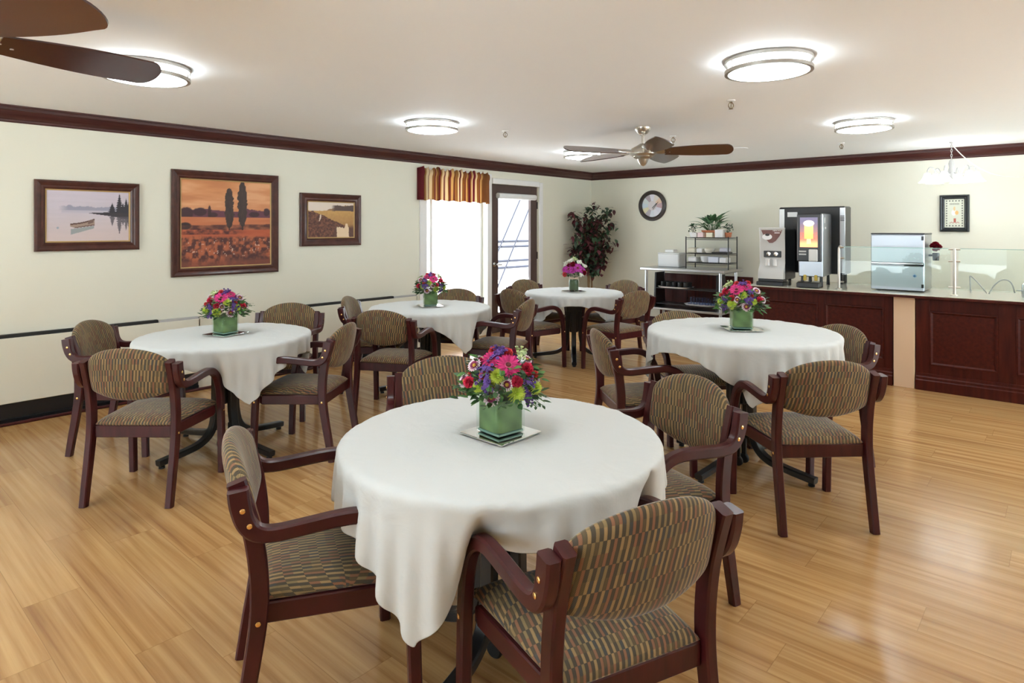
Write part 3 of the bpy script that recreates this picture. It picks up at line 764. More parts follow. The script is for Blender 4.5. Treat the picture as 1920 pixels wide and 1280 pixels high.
ch = thing('chandelier', 'small white chandelier with glowing bell shades hanging above the counter', 'chandelier', (-.965, 8.35, 0))
b = MB().lathe([(0, ZC), (.02, ZC), (.018, ZC - .012), (.006, ZC - .02), (.006, ZC - .04), (0, ZC - .04)], n=12); b.build('hook', M['lamp_arm'], ch)
b = MB()
for i in range(7):
    z = ZC - .045 - i * .026; a = (i % 2) * PI / 2
    b.tube([(math.cos(a) * .008 * math.cos(g), math.sin(a) * .008 * math.cos(g), z + .017 * math.sin(g)) for g in np.linspace(0, 2 * PI, 11)], .0028, 5)
b.build('chain', M['lamp_arm'], ch)
MB().lathe([(0, 2.245), (.02, 2.24), (.03, 2.20), (.022, 2.16), (.036, 2.12), (.030, 2.07), (.012, 2.04), (0, 2.035)], n=16).build('stem', M['lamp_arm'], ch)
for k_ in range(6):
    a = k_ * PI / 3 + .35
    pts = catmull([(.02, 2.11), (.07, 2.085), (.13, 2.10), (.17, 2.16), (.205, 2.165), (.225, 2.13), (.226, 2.10)], 4)
    MB().tube([(r_ * math.cos(a), r_ * math.sin(a), z_) for r_, z_ in pts], .006, 6).build('arm', M['lamp_arm'], ch)
    s_ = MB().lathe([(.016, 2.105), (.028, 2.10), (.036, 2.075), (.048, 2.045), (.072, 2.012), (.086, 2.0)], (.226 * math.cos(a), .226 * math.sin(a), 0), 18)
    s_.build('shade', M['bulb'], ch, 60)
sw = [(.01, 0, ZC - .04)] + [(x, .05 * math.sin(x * 2), z) for x, z in ((.10, 2.28), (.22, 2.16), (.38, 2.06), (.55, 2.03), (.78, 2.045), (1.1, 2.16), (1.5, 2.40))]
MB().tube(catmull(sw, 5), .0055, 6).build('swag_cord', M['cord'], ch)

# ---------------------------------------------------------------- wall pictures and clock
def lin(c): c = np.asarray(c, float); return np.where(c <= .04045, c / 12.92, ((c + .055) / 1.055) ** 2.4)
def vnoise(u, v, sx, sy, seed=0, octv=4):
    out = 0; amp = 1; tot = 0
    for o_ in range(octv):
        rs = np.random.RandomState(seed + o_); n_ = 64; T = rs.rand(n_, n_)
        x, y = u * sx, v * sy; xi, yi = np.floor(x).astype(int), np.floor(y).astype(int); fx_, fy_ = x - xi, y - yi
        fx_ = fx_ * fx_ * (3 - 2 * fx_); fy_ = fy_ * fy_ * (3 - 2 * fy_)
        g = lambda a, b_: T[a % n_, b_ % n_]
        out = out + amp * ((g(xi, yi) * (1 - fx_) + g(xi + 1, yi) * fx_) * (1 - fy_) + (g(xi, yi + 1) * (1 - fx_) + g(xi + 1, yi + 1) * fx_) * fy_)
        tot += amp; amp *= .5; sx *= 2; sy *= 2
    return out / tot
def lay(img, mask, col):
    m_ = np.clip(mask, 0, 1)[..., None]; return img * (1 - m_) + np.asarray(col, float) / 255 * m_ if not (isinstance(col, np.ndarray) and col.ndim == 3) else img * (1 - m_) + col * m_
def soft(d, w_=.012): return np.clip(.5 - d / w_, 0, 1)
def mixa(a, b_, t): a = np.asarray(a, float) / 255; b_ = np.asarray(b_, float) / 255; return a * (1 - t[..., None]) + b_ * t[..., None]
def fir(u, v, x, y0, h, wd, seed, sgn=1):
    t = (v - y0) / h * sgn; saw = np.abs(((t * 8.5) % 1) - .1)
    half = wd * (1 - t) * (.55 + .6 * (1 - saw)) * (.8 + .5 * vnoise(u, v, 60, 60, seed, 2))
    return ((t > 0) & (t < 1) & (np.abs(u - x) < half)).astype(float)
def art_boat(u, v):
    img = mixa((196, 186, 190), (200, 190, 202), v); img = img * (.97 + .05 * vnoise(u, v, 3, 30, 3))[..., None]
    img = lay(img, soft(v - .30 - .1 * u, .5) * .6, (205, 182, 176))
    top = .66 + .045 * vnoise(u, v, 12, 1, 5) + .03 * soft(np.abs(u - .27) - .025, .03); img = lay(img, ((v < top) & (v > .61)) * np.clip((u - .14) * 9, 0, 1) * .75, (140, 140, 158))
    img = lay(img, soft(np.abs(v - .585) - .02, .05) * (u > .18) * .45, (160, 158, 176))
    land = (u > .48) & (v < .55 + .085 * (u - .48) + .02 * vnoise(u, v, 25, 1, 8)) & (v > .56 - .21 * np.maximum(u - .48, 0)); img = lay(img, land.astype(float), (66, 60, 64))
    for x, h, wd, sd in ((.87, .40, .055, 1), (.955, .30, .05, 2), (.78, .20, .05, 3), (.915, .2, .05, 4), (.99, .25, .05, 5)):
        img = lay(img, fir(u, v, x, .57, h, wd, sd), (58, 56, 62)); img = lay(img, fir(u, v, x, .50, h * .95, wd * .8, sd + 9, -1) * .8, (84, 78, 84))
    # boat
    x = (u - .42) / .145; keel = .285 + .035 * x; rim = .385 + .05 * x + .02 * x * x
    hull = (np.abs(x) < 1) & (v < rim) & (v > keel + .05 * np.maximum(-x - .55, 0) * 2)
    img = lay(img, hull.astype(float), (158, 136, 122)); img = lay(img, (hull & (v > rim - .028)).astype(float), (96, 72, 64)); img = lay(img, (hull & (v < keel + .02)).astype(float), (110, 84, 76))
    img = lay(img, (hull & (x > .45) & (v > rim - .07) & (x < .9)) * 1., (118, 96, 88))
    refl = (np.abs(x) < .95) & (v < keel - .005) & (v > keel - .085 + .03 * x); img = lay(img, refl * .7, (128, 142, 142))
    img = lay(img, soft(np.hypot((u - .135) * 1.6, v - .27) - .022, .01), (150, 160, 172)); return img
def art_poplars(u, v):
    img = mixa((214, 150, 116), (206, 140, 92), v); st = vnoise(u, v, 2.5, 14, 11); img = lay(img, np.clip((st - .48) * 3.5, 0, .75) * (v > .6), (226, 170, 128)); img = lay(img, np.clip((.46 - st) * 3, 0, .6) * (v > .6), (186, 118, 76))
    tl = .63 + .06 * vnoise(u, v, 9, 1, 13) - .015 * (np.abs(u - .5) < .2); img = lay(img, ((v < tl) & (v > .56)) * 1., (104, 62, 74))
    for x, y, rx, ry in ((.06, .61, .07, .07), (.20, .63, .07, .045), (.95, .64, .035, .05), (.34, .60, .05, .03), (.80, .61, .06, .03)):
        img = lay(img, soft(np.hypot((u - x) / rx, (v - y) / ry) - 1 - .3 * (vnoise(u, v, 40, 40, 17) - .5), .2), (70, 46, 50))
    img = lay(img, soft(np.hypot((u - .30) / .018, (v - .62) / .085) - 1, .2), (66, 44, 44))
    f1 = mixa((186, 104, 70), (200, 130, 88), vnoise(u, v, 3, 26, 19)); img = lay(img, ((v < .575) & (v > .42)) * 1., f1)
    img = lay(img, soft(np.hypot((u - .05) / .06, (v - .47) / .04) - 1, .2), (62, 44, 42))
    img = lay(img, ((v < .475 + .02 * u) & (v > .415 + .015 * u) & (u > .0)) * np.clip(vnoise(u, v, 14, 30, 23) * 1.6 - .15, 0, 1), (90, 54, 48))
    img = lay(img, (v < .43) * 1., mixa((170, 84, 56), (196, 104, 70), vnoise(u, v, 4, 20, 29)))
    img = lay(img, ((v < .44) & (v > .37)) * soft(u - .62, .2) * np.clip(vnoise(u, v, 26, 30, 31) * 2 - .5, 0, 1), (84, 46, 42))
    for x, y, h, wd in ((.515, .68, .235, .048), (.665, .73, .27, .052)):
        rr = np.abs(u - x) / (wd * (1.0 + .75 * (vnoise(u, v, 26, 30, 37) - .5))); img = lay(img, ((rr ** 2 + (np.abs(v - y) / h) ** 3) < 1) * 1., mixa((60, 48, 44), (78, 60, 54), vnoise(u, v, 50, 20, 41)))
        img = lay(img, ((np.abs(u - x) < .008) & (v < y - h * .9) & (v > .42)) * 1., (60, 46, 42))
    fl = vnoise(u, v, 30, 26, 43, 3); msk = np.clip((.335 + .05 * vnoise(u, v, 8, 1, 47) - v) * 40, 0, 1)
    img = lay(img, msk * (v > -.1), mixa((84, 50, 46), (176, 98, 66), np.clip((fl - .35) * 3.2, 0, 1)))
    img = lay(img, np.clip((.20 - v) * 6, 0, 1) * np.clip((vnoise(u, v, 6, 7, 53) - .42) * 5, 0, 1) * .85, (78, 52, 52)); img = lay(img, np.clip((.10 - v) * 20, 0, 1) * .7, (134, 76, 60))
    img = lay(img, ((vnoise(u, v, 60, 50, 57, 2) > .80) & (v < .33) & (v > .1)) * .8, (222, 190, 170)); return img
def art_marsh(u, v):
    img = mixa((232, 214, 196), (222, 208, 196), v); img = lay(img, ((v < .70 + .24 * np.clip((u - .35) * 1.5, 0, .75) ** .6 * (u > .35) + .03 * vnoise(u, v, 20, 1, 3)) & (v > .6)) * np.clip((u - .2) * 4, 0, 1), (150, 120, 92))
    img = lay(img, ((v < .83 + .06 * vnoise(u, v, 9, 1, 5) + .06 * u) & (v > .68)) * np.clip((u - .5) * 12, 0, 1), (92, 76, 72))
    img = lay(img, (v < .74 + .02 * vnoise(u, v, 10, 1, 7)) * 1., mixa((150, 108, 72), (196, 154, 96), np.clip(v * 1.5 - .1 + .4 * (vnoise(u, v, 30, 20, 9) - .5), 0, 1)))
    img = lay(img, (v < .70 - .62 * np.clip(u - .1, 0, 1) * .9 + .07 * vnoise(u, v, 18, 18, 11)) * 1., mixa((84, 56, 52), (140, 94, 72), np.clip((vnoise(u, v, 34, 30, 13) - .3) * 2, 0, 1)))
    img = lay(img, ((v < .40) & (u > .55)) * soft(v - .36 + .1 * vnoise(u, v, 20, 4, 15), .1) * .8, (100, 72, 64))
    ed = .04 * vnoise(u, v, 30, 14, 17); img = lay(img, ((v < .25 + ed * 2 + .1 * soft(np.abs(u - .83) - .03, .02)) & (np.abs(u - .75 + .03 * v) < .155 - ed)) * 1., (226, 200, 168))
    img = lay(img, ((np.abs(u - .265 - (v - .55) * .25) < .035 * (v - .42) * 6 * .6) & (v > .46) & (v < .64)) * soft(u - .285, .03), (228, 210, 190)); return img
def art_menu(u, v):
    img = np.ones(u.shape + (3,)) * np.array((206, 208, 192)) / 255
    for i in range(11): img = lay(img, soft(np.maximum(np.abs(u - .10), np.abs((v - .06 - i * .088) * 1.5)) - .028, .02), (40, 40, 40)); img = lay(img, soft(np.maximum(np.abs(u - .90), np.abs((v - .06 - i * .088) * 1.5)) - .028, .02), (40, 40, 40))
    for i in range(6):
        for y in (.06, .94): img = lay(img, soft(np.maximum(np.abs(u - .10 - i * .16), np.abs((v - y) * 1.5)) - .028, .02), (40, 40, 40))
    for i in range(8): img = lay(img, soft(np.maximum(np.abs(u - .28 - i * .063) - .016, np.abs(v - .83) * 1.3 - .03), .02) * .85, (92, 90, 84))
    img = lay(img, soft(np.hypot((u - .47) / .12, (v - .52) / .10) - 1, .3), (236, 232, 226)); img = lay(img, soft(np.hypot((u - .62) / .09, (v - .52) / .07) - 1, .4), (220, 172, 110)); img = lay(img, soft(np.hypot((u - .5) / .05, (v - .66) / .08) - 1, .4), (214, 186, 140))
    img = lay(img, soft(np.maximum(np.abs(u - .52) - .06, np.abs(v - .25) - .07), .02), (176, 96, 84)); img = lay(img, soft(np.maximum(np.abs(u - .5) - .25, np.abs(v - .17 - .015 * np.sin(u * 40)) - .012), .02), (170, 110, 100)); return img
def art_drink(u, v):
    img = mixa((214, 120, 84), (104, 98, 122), np.clip(v * 1.3 - .1, 0, 1)); img = lay(img, np.clip(vnoise(u, v, 12, 14, 61) * 2 - .9, 0, 1) * (v < .5), (206, 96, 70)); img = lay(img, soft(v - .2, .15), (240, 176, 120))
    g_ = (np.abs(u - .5) < .25 + .04 * (v - .5)) & (v > .28) & (v < .80); img = lay(img, g_ * 1., mixa((240, 164, 76), (255, 214, 140), v)); img = lay(img, soft(np.hypot((u - .5) / .30, (v - .80) / .10) - 1, .2), (255, 244, 220))
    img = lay(img, ((np.abs(u - .5) < .12) & (v < .28) & (v > .1)) * .8, (252, 214, 160)); return img
def painted(name, w_, h_, fn, n, mat, parent, z=0.0, x0=0, y0=0):
    nx = n if w_ >= h_ else int(n * w_ / h_); ny = n if h_ > w_ else int(n * h_ / w_)
    u, v = np.meshgrid(np.linspace(0, 1, nx + 1), np.linspace(0, 1, ny + 1), indexing='ij'); col = lin(np.clip(fn(u, v), 0, 1))
    P = np.stack([(u - .5) * w_ + x0, (v - .5) * h_ + y0, np.full_like(u, z)], -1)
    b_ = MB(); b_.grid([[tuple(p) for p in r] for r in P], col=[[tuple(c) for c in r] for r in col])
    b_.box((x0, y0, z - .004), (w_, h_, .006), col=(.4, .35, .3)); return b_.build(name, mat, parent, smooth=False)
def frame_mesh(w_, h_, prof_):
    b_ = MB(); V = []; F = []; k_ = len(prof_)
    for sx, sy in ((-1, -1), (1, -1), (1, 1), (-1, 1)):
        for i_, z_ in prof_: V.append((sx * (w_ / 2 - i_), sy * (h_ / 2 - i_), z_))
    for c_ in range(4):
        for j in range(k_ - 1):
            a = c_ * k_ + j; d = ((c_ + 1) % 4) * k_ + j; F.append((a, d, d + 1, a + 1))
    return b_.add(V, F)
def picture(label, loc, rot, w_, h_, fw, fn, n, fmat, group=None, lip=True):
    t = thing('framed_picture', label, 'picture', loc, 0, group); t.rotation_euler = rot
    frame_mesh(w_, h_, [(0, 0), (0, .022), (.006, .030), (.016, .034), (fw * .45, .028), (fw * .6, .020), (fw * .8, .024), (fw, .014), (fw, .004)]).build('frame', fmat, t, 20)
    if lip: frame_mesh(w_ - 2 * fw, h_ - 2 * fw, [(-.001, .016), (0, .018), (.009, .014), (.010, .008)]).build('gold_lip', M['gold'], t, 20)
    painted('canvas', w_ - 2 * fw - .004, h_ - 2 * fw - .004, fn, n, M['canvas'], t, .010); return t
RL_, RF_ = (PI / 2, 0, PI / 2), (PI / 2, 0, 0)
picture('dark framed painting of a rowing boat on a calm lake, nearest picture on the wall', (XW + .003, 1.621, 1.598), RL_, .75, .574, .072, art_boat, 150, M['frame_wood'], 'paintings on the left wall')
picture('largest dark framed painting, orange field with two tall poplars', (XW + .003, 2.778, 1.543), RL_, 1.035, .988, .078, art_poplars, 170, M['frame_wood'], 'paintings on the left wall')
picture('smallest dark framed painting of a golden marsh stream, right of the poplar painting', (XW + .003, 3.926, 1.590), RL_, .764, .571, .085, art_marsh, 120, M['frame_wood'], 'paintings on the left wall')
picture('black framed print with dotted border hanging above the serving counter', (-1.013, YF - .003, 1.673), RF_, .289, .432, .048, art_menu, 90, M['black_frame'], None, False)
ck = thing('wall_clock', 'round dark-rimmed wall clock with a pale pictured dial', 'clock', (-4.972, YF - .002, 1.856)); ck.rotation_euler = RF_
MB().lathe([(.18, .004), (.18, .022), (.190, .036), (.205, .030), (.215, .040), (.232, .036), (.243, .020), (.243, 0)], n=56).build('rim', flat('clock_rim', (.045, .035, .032), .35), ck, 30)
b = MB(); cols = [(.72, .72, .80), (.40, .34, .38), (.62, .68, .68), (.56, .66, .72), (.70, .66, .45), (.42, .38, .44), (.66, .72, .78), (.74, .76, .84), (.70, .70, .80), (.52, .36, .40), (.74, .55, .42), (.70, .66, .62)]
for i in range(12):
    a0_, a1_ = PI / 2 + (i - .5) * PI / 6, PI / 2 + (i + .5) * PI / 6
    aa = np.linspace(a0_, a1_, 5)
    V = [(0.075 * math.cos(a), .075 * math.sin(a), .010) for a in aa] + [(.185 * math.cos(a), .185 * math.sin(a), .010) for a in aa]
    b.add(V, [(j, 5 + j, 6 + j, j + 1) for j in range(4)], col=cols[i])
b.lathe([(0, .010), (.076, .010)], n=36, col=(.66, .62, .64)); b.lathe([(0, .002), (.186, .002), (.186, .009), (0, .009)], n=36, col=(.7, .7, .72)); b.build('dial', M['print'], ck)
for nm, ang_, ln, wd in (('hour_hand', math.radians(45), .11, .010), ('minute_hand', math.radians(-128), .15, .007)):
    MB().box((ln / 2 - .015, 0, .0145), (ln, wd, .003), M=Matrix.Rotation(ang_, 4, 'Z')).build(nm, M['black'], ck)

# ---------------------------------------------------------------- striped valance
vl = thing('valance', 'gathered window valance with red, tan and cream stripes', 'valance', (XW, 5.78, 0))
n_u, n_v = 190, 16; rs = np.random.RandomState(3)
stripe = [((126, 52, 60), .8), ((182, 138, 86), 1.2), ((232, 214, 180), 1.0), ((140, 58, 68), .9), ((232, 214, 180), 1.4), ((170, 122, 74), 1.0), ((140, 62, 70), .6), ((214, 180, 124), 1.3), ((150, 104, 66), .5)]
edges = []; xx = 0
while xx < 30: 
    for c_, wd in stripe: edges.append((xx, c_)); xx += wd
G, CG = [], []
for i in range(n_u + 1):
    uu = i / n_u; r1, r2 = [], []
    sidx = uu * 40.0; cc = [c_ for x_, c_ in edges if x_ <= sidx][-1]; cc = tuple(lin(np.array(cc) / 255))
    for j in range(n_v + 1):
        t_ = j / n_v; z = 2.255 - .40 * t_ - .008 * math.sin(uu * 40) * t_ - .012 * uu * t_
        ruf = math.sin(uu * 95 + 1.6 * math.sin(uu * 23)) * (.016 - .006 * t_) + math.sin(uu * 41) * .008 * t_
        bulge = .018 * math.sin(PI * min(1, t_ / .26)) if t_ < .26 else 0
        if j == 0: z += .016 * math.sin(uu * 95) + .010 * math.sin(uu * 37)
        x = .095 + ruf + bulge; y = (uu - .5) * 1.24
        if uu < .012: x = x * (uu / .012) ** .5 + .004
        if uu > .988: x = x * ((1 - uu) / .012) ** .5 + .004
        r1.append((x, y, z)); r2.append(cc)
    G.append(r1); CG.append(r2)
b = MB(); b.grid(G, col=CG); o = b.build('fabric', M['valance'], vl, 180); s_ = o.modifiers.new('thickness', 'SOLIDIFY'); s_.thickness = .003
MB().tube([(.085, -.60, 2.205), (.085, .60, 2.205)], .011, 8).build('curtain_rod', M['white_paint'], vl)
b = MB()
for y in (-.58, .58): b.box((.045, y, 2.205), (.09, .012, .02), .002)
b.build('rod_bracket', M['white_paint'], vl)

# ---------------------------------------------------------------- flowers
def petal_strip(b, M_, L_, wd, curl, n=4, c0=(1, 1, 1), c1=(1, 1, 1), r0=0.0, lift=0.0):
    V = []; col = []
    for i in range(n + 1):
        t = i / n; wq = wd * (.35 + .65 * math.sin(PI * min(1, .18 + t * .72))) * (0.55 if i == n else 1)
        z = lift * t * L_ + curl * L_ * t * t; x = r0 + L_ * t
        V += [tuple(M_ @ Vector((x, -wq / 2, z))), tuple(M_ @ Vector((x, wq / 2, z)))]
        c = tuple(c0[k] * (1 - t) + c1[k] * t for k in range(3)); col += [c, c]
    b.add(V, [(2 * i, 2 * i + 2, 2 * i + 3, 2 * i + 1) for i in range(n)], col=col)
def RZ(a): return Matrix.Rotation(a, 4, 'Z')
def fl_gerbera(col, n=26):
    b = MB(); dk = tuple(c * .6 for c in col)
    for ring, (L_, lift) in enumerate(((.040, .10), (.034, .28))):
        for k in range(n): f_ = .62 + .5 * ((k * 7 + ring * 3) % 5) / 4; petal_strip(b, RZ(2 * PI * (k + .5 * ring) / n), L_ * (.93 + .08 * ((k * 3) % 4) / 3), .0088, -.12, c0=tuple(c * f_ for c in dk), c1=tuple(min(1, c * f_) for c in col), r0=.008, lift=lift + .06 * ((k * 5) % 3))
    b.lathe([(0, .010), (.006, .009), (.010, .004), (.010, 0)], n=12, col=(.12, .03, .03)); b.lathe([(.010, .006), (.014, .004), (.010, 0)], n=14, col=(.55, .08, .2)); return b.build('gerbera', M['petal'])
def fl_mum(c0, c1):
    b = MB(); r = random.Random(4)
    for k in range(78):
        el = (k / 78) ** .7; a = k * 2.399; t = Matrix.Rotation(-(1.35 * (1 - el) + .02), 4, 'Y')
        petal_strip(b, RZ(a) @ t, .026 * (.7 + .3 * el) + r.random() * .004, .0045, -.25, 3, c0, c1, .003)
    b.lathe([(0, .012), (.006, .010), (.008, .004), (0, 0)], n=10, col=c0); return b.build('chrysanthemum', M['petal'])
def fl_daisy():
    b = MB(); r = random.Random(5); ma = (.16, .012, .045); pk = (.30, .05, .14); wh = (.85, .70, .78)
    for ring, (n, L_, lift) in enumerate(((17, .022, .05), (15, .019, .35), (12, .014, .75))):
        for k in range(n):
            M_ = RZ(2 * PI * (k + .37 * ring) / n)
            petal_strip(b, M_, L_ * .68, .0062, .05, 3, ma, pk, .006, lift)
            tip = Vector((.006 + L_ * .68, 0, lift * L_ * .68)); petal_strip(b, M_ @ Matrix.Translation((L_ * .60, 0, lift * L_ * .6)), L_ * .40, .0072, .15, 2, wh, wh, .006, lift)
    b.lathe([(0, .007), (.005, .006), (.008, .002), (0, 0)], n=12, col=(.50, .30, .05)); return b.build('daisy', M['petal'])
def fl_carnation(col, name='carnation'):
    b = MB(); r = random.Random(8)
    for k in range(60):
        el = math.acos(1 - .92 * (k + .5) / 60); a = k * 2.399
        d = Vector((math.sin(el) * math.cos(a), math.sin(el) * math.sin(a), math.cos(el))); t = d.cross(Vector((r.uniform(-1, 1), r.uniform(-1, 1), r.uniform(-1, 1)))).normalized(); s_ = d.cross(t)
        V = []; cc = []
        for i in range(5):
            q = (i - 2) / 2; z = .004 * (-1) ** i
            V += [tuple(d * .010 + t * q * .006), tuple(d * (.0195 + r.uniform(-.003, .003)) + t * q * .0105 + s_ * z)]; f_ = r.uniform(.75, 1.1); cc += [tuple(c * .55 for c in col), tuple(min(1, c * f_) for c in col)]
        b.add(V, [(2 * i, 2 * i + 2, 2 * i + 3, 2 * i + 1) for i in range(4)], col=cc)
    b.lathe([(0, -.012), (.007, -.008), (.012, .004), (0, .012)], n=10, col=tuple(c * .5 for c in col)); return b.build(name, M['petal'])
def fl_statice(col, name='statice'):
    b = MB(); r = random.Random(9)
    for k in range(34):
        p = Vector((r.gauss(0, .013), r.gauss(0, .007), r.uniform(-.004, .010))); d = Vector((p.x * 18, p.y * 18, 1)).normalized()
        Mx = Matrix.Translation(p) @ d.to_track_quat('Z', 'Y').to_matrix().to_4x4(); f_ = r.uniform(.6, 1.35); c_ = tuple(c * f_ for c in col)
        b.lathe([(.001, -.006), (.003, .001), (.0062, .007), (.002, .006)], n=6, M=Mx, col=c_)
    return b.build(name, M['petal'])
def leaf(b, M_, L_, wd, col, curl=-.15, n=4, fold=.12):
    V = []; cc = []
    for i in range(n + 1):
        t = i / n; wq = wd * math.sin(PI * min(1, .08 + .92 * t) ** .85) / 2; z = curl * L_ * t * t
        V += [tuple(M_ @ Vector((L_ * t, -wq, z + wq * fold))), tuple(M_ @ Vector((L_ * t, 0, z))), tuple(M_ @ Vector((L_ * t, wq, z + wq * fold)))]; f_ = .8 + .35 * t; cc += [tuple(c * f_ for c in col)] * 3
    F = []
    for i in range(n): F += [(3 * i, 3 * i + 3, 3 * i + 4, 3 * i + 1), (3 * i + 1, 3 * i + 4, 3 * i + 5, 3 * i + 2)]
    b.add(V, F, col=cc)
def greens(seed, z0=.13, R=.138, n=380, droop=.02):
    b = MB(); r = random.Random(seed); pal = [(.035, .10, .025), (.05, .15, .03), (.025, .07, .02), (.08, .19, .045), (.06, .12, .05)]
    for k in range(n):
        a = r.uniform(0, 2 * PI); el = r.uniform(-.30, .95); rr = R * r.uniform(.55, 1.12)
        p = Vector((rr * math.cos(el) * math.cos(a), rr * math.cos(el) * math.sin(a), z0 + .01 + .95 * rr * math.sin(el)))
        if p.z < z0 + .004: p.z = z0 - .012 + r.random() * .02; 
        d = Vector((math.cos(a + r.uniform(-.7, .7)), math.sin(a + r.uniform(-.7, .7)), r.uniform(-.45, .7))).normalized()
        Mx = Matrix.Translation(p) @ d.to_track_quat('X', 'Z').to_matrix().to_4x4() @ Matrix.Rotation(r.uniform(-.8, .8), 4, 'X')
        leaf(b, Mx, r.uniform(.024, .042), r.uniform(.013, .022), r.choice(pal))
    for k in range(9):                       # sprigs that reach out
        a = r.uniform(0, 2 * PI); p0 = Vector((R * .7 * math.cos(a), R * .7 * math.sin(a), z0 + r.uniform(0, .05))); d = Vector((math.cos(a), math.sin(a), r.uniform(-.35, .35)))
        p1 = p0 + d * r.uniform(.06, .085); b.tube([p0, (p0 + p1) / 2 + Vector((0, 0, .008)), p1], .0012, 4, col=(.06, .10, .03))
        for i in range(6):
            q = p0.lerp(p1, .35 + i * .13); s_ = (-1) ** i
            dd = (d + Vector((-d.y, d.x, 0)) * s_ * 1.1).normalized(); leaf(b, Matrix.Translation(q) @ dd.to_track_quat('X', 'Z').to_matrix().to_4x4(), .022, .011, r.choice(pal))
    return b
PROTO = {'ger': fl_gerbera((.72, .045, .22)), 'ger2': fl_gerbera((.60, .03, .16), 22), 'mum': fl_mum((.30, .46, .03), (.52, .60, .09)), 'dai': fl_daisy(), 'car': fl_carnation((.82, .06, .14)), 'cor': fl_carnation((.85, .12, .12)),
         'sta': fl_statice((.13, .065, .27)), 'mag': fl_gerbera((.55, .06, .42), 24), 'red': fl_carnation((.33, .01, .03)), 'whi': fl_statice((.80, .80, .72), 'white_blossom'), 'gre': fl_statice((.50, .58, .30), 'green_blossom')}
PROTO_USED = set()
def flower(kind, parent, p, d, s_=1.0, roll=0.0):
    src = PROTO[kind]
    o_ = src if kind not in PROTO_USED else src.copy()
    if kind in PROTO_USED: C.objects.link(o_)
    PROTO_USED.add(kind); o_.parent = parent; o_.location = p; o_.scale = (s_,) * 3
    o_.rotation_euler = (d.to_track_quat('Z', 'Y').to_matrix() @ Matrix.Rotation(roll, 3, 'Z')).to_euler(); return o_
FRONT = [('ger', .028, .142, 1.0), ('car', .098, .122, 1.05), ('car', .058, .085, 1.0), ('car', -.115, .077, .95), ('cor', .027, .178, .85), ('cor', .128, .098, .6), ('cor', -.066, .105, .6), ('mum', -.010, .108, 1.0), ('mum', .057, .045, 1.12), ('mum', .128, .055, .9), ('mum', -.078, .068, .8),
         ('dai', -.033, .034, 1.1), ('dai', .023, .078, .85), ('dai', -.097, .135, .95), ('dai', -.135, .075, .9), ('dai', .10, .15, .7), ('sta', -.05, .078, 1.25), ('sta', -.005, .175, 1.1), ('sta', -.05, .128, 1.0), ('sta', .094, .028, 1.05), ('sta', .10, .078, .9), ('ger2', -.035, .160, .75), ('gre', .078, .168, 1.1)]
def flowers_on(t, mirror, z0=.13, seed=1):
    r = random.Random(seed); Rz = .135
    for half in (0, 1):
        for kind, dx, dz, s_ in FRONT:
            if half and kind == 'ger' : kind = 'car'
            if half: dx = -dx + r.uniform(-.02, .02); dz = max(.03, dz + r.uniform(-.02, .01))
            R2 = .150 ** 2 - dx * dx - ((dz - .03) * .93) ** 2; yy = math.sqrt(max(R2, .0006)) * .80
            if half and (yy < .03): continue
            p = Vector((dx * mirror, -yy if half == 0 else yy, z0 + dz - .012)); c_ = Vector((0, 0, z0 + .012)); d = (p - c_).normalized()
            if half == 0: d = (d + Vector((0, -.35, .12))).normalized()
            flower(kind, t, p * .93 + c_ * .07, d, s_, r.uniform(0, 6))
def cube_vase(t, side=.128):
    h = side
    b_ = MB()
    def ring(w_, z): return [(sx * w_, sy * w_, z) for sx, sy in ((-1, -1), (1, -1), (1, 1), (-1, 1))]
    b_.box((0, 0, h / 2), (side, side, h), .008); 
    b_.f = [f for f in b_.f if not all(b_.v[i][2] > h - 1e-6 for i in f)]; b_.mi = [0] * len(b_.f)
    b_.build('glass_cube', M['vase_glass'], t, 40)
    b_ = MB(); b_.box((0, 0, .0075), (side - .012, side - .012, .009), .003); b_.build('glass_base', M['glass_edge'], t)
    g_ = MB(); w2 = side / 2 - .0035; n_ = 12; V = []; cc = []
    pts = []
    for q_ in range(4):
        for i_ in range(n_):
            f_ = -1 + 2 * i_ / n_; pts.append([(f_, -1), (1, f_), (-f_, 1), (-1, -f_)][q_])
    G_, K_ = [], []
    for ia, (px, py) in enumerate(pts):
        rr = []; kk = []
        for j in range(9):
            z = .016 + (h - .020) * j / 8; rad = 1 / max(1, math.hypot(px, py) * .80)
            rr.append((px * w2 * rad, py * w2 * rad, z)); f_ = .8 + .25 * math.sin(ia * .55 + j * .35) * math.sin(j * .9 + ia * .1); kk.append((.16 * f_, .26 * f_, .10 * f_))
        G_.append(rr); K_.append(kk)
    g_.grid(G_, col=K_, close_u=True); g_.box((0, 0, h - .012), (side * .82, side * .82, .012), col=(.03, .06, .02)); g_.build('leaf_lining', M['leaf'], t, 60)
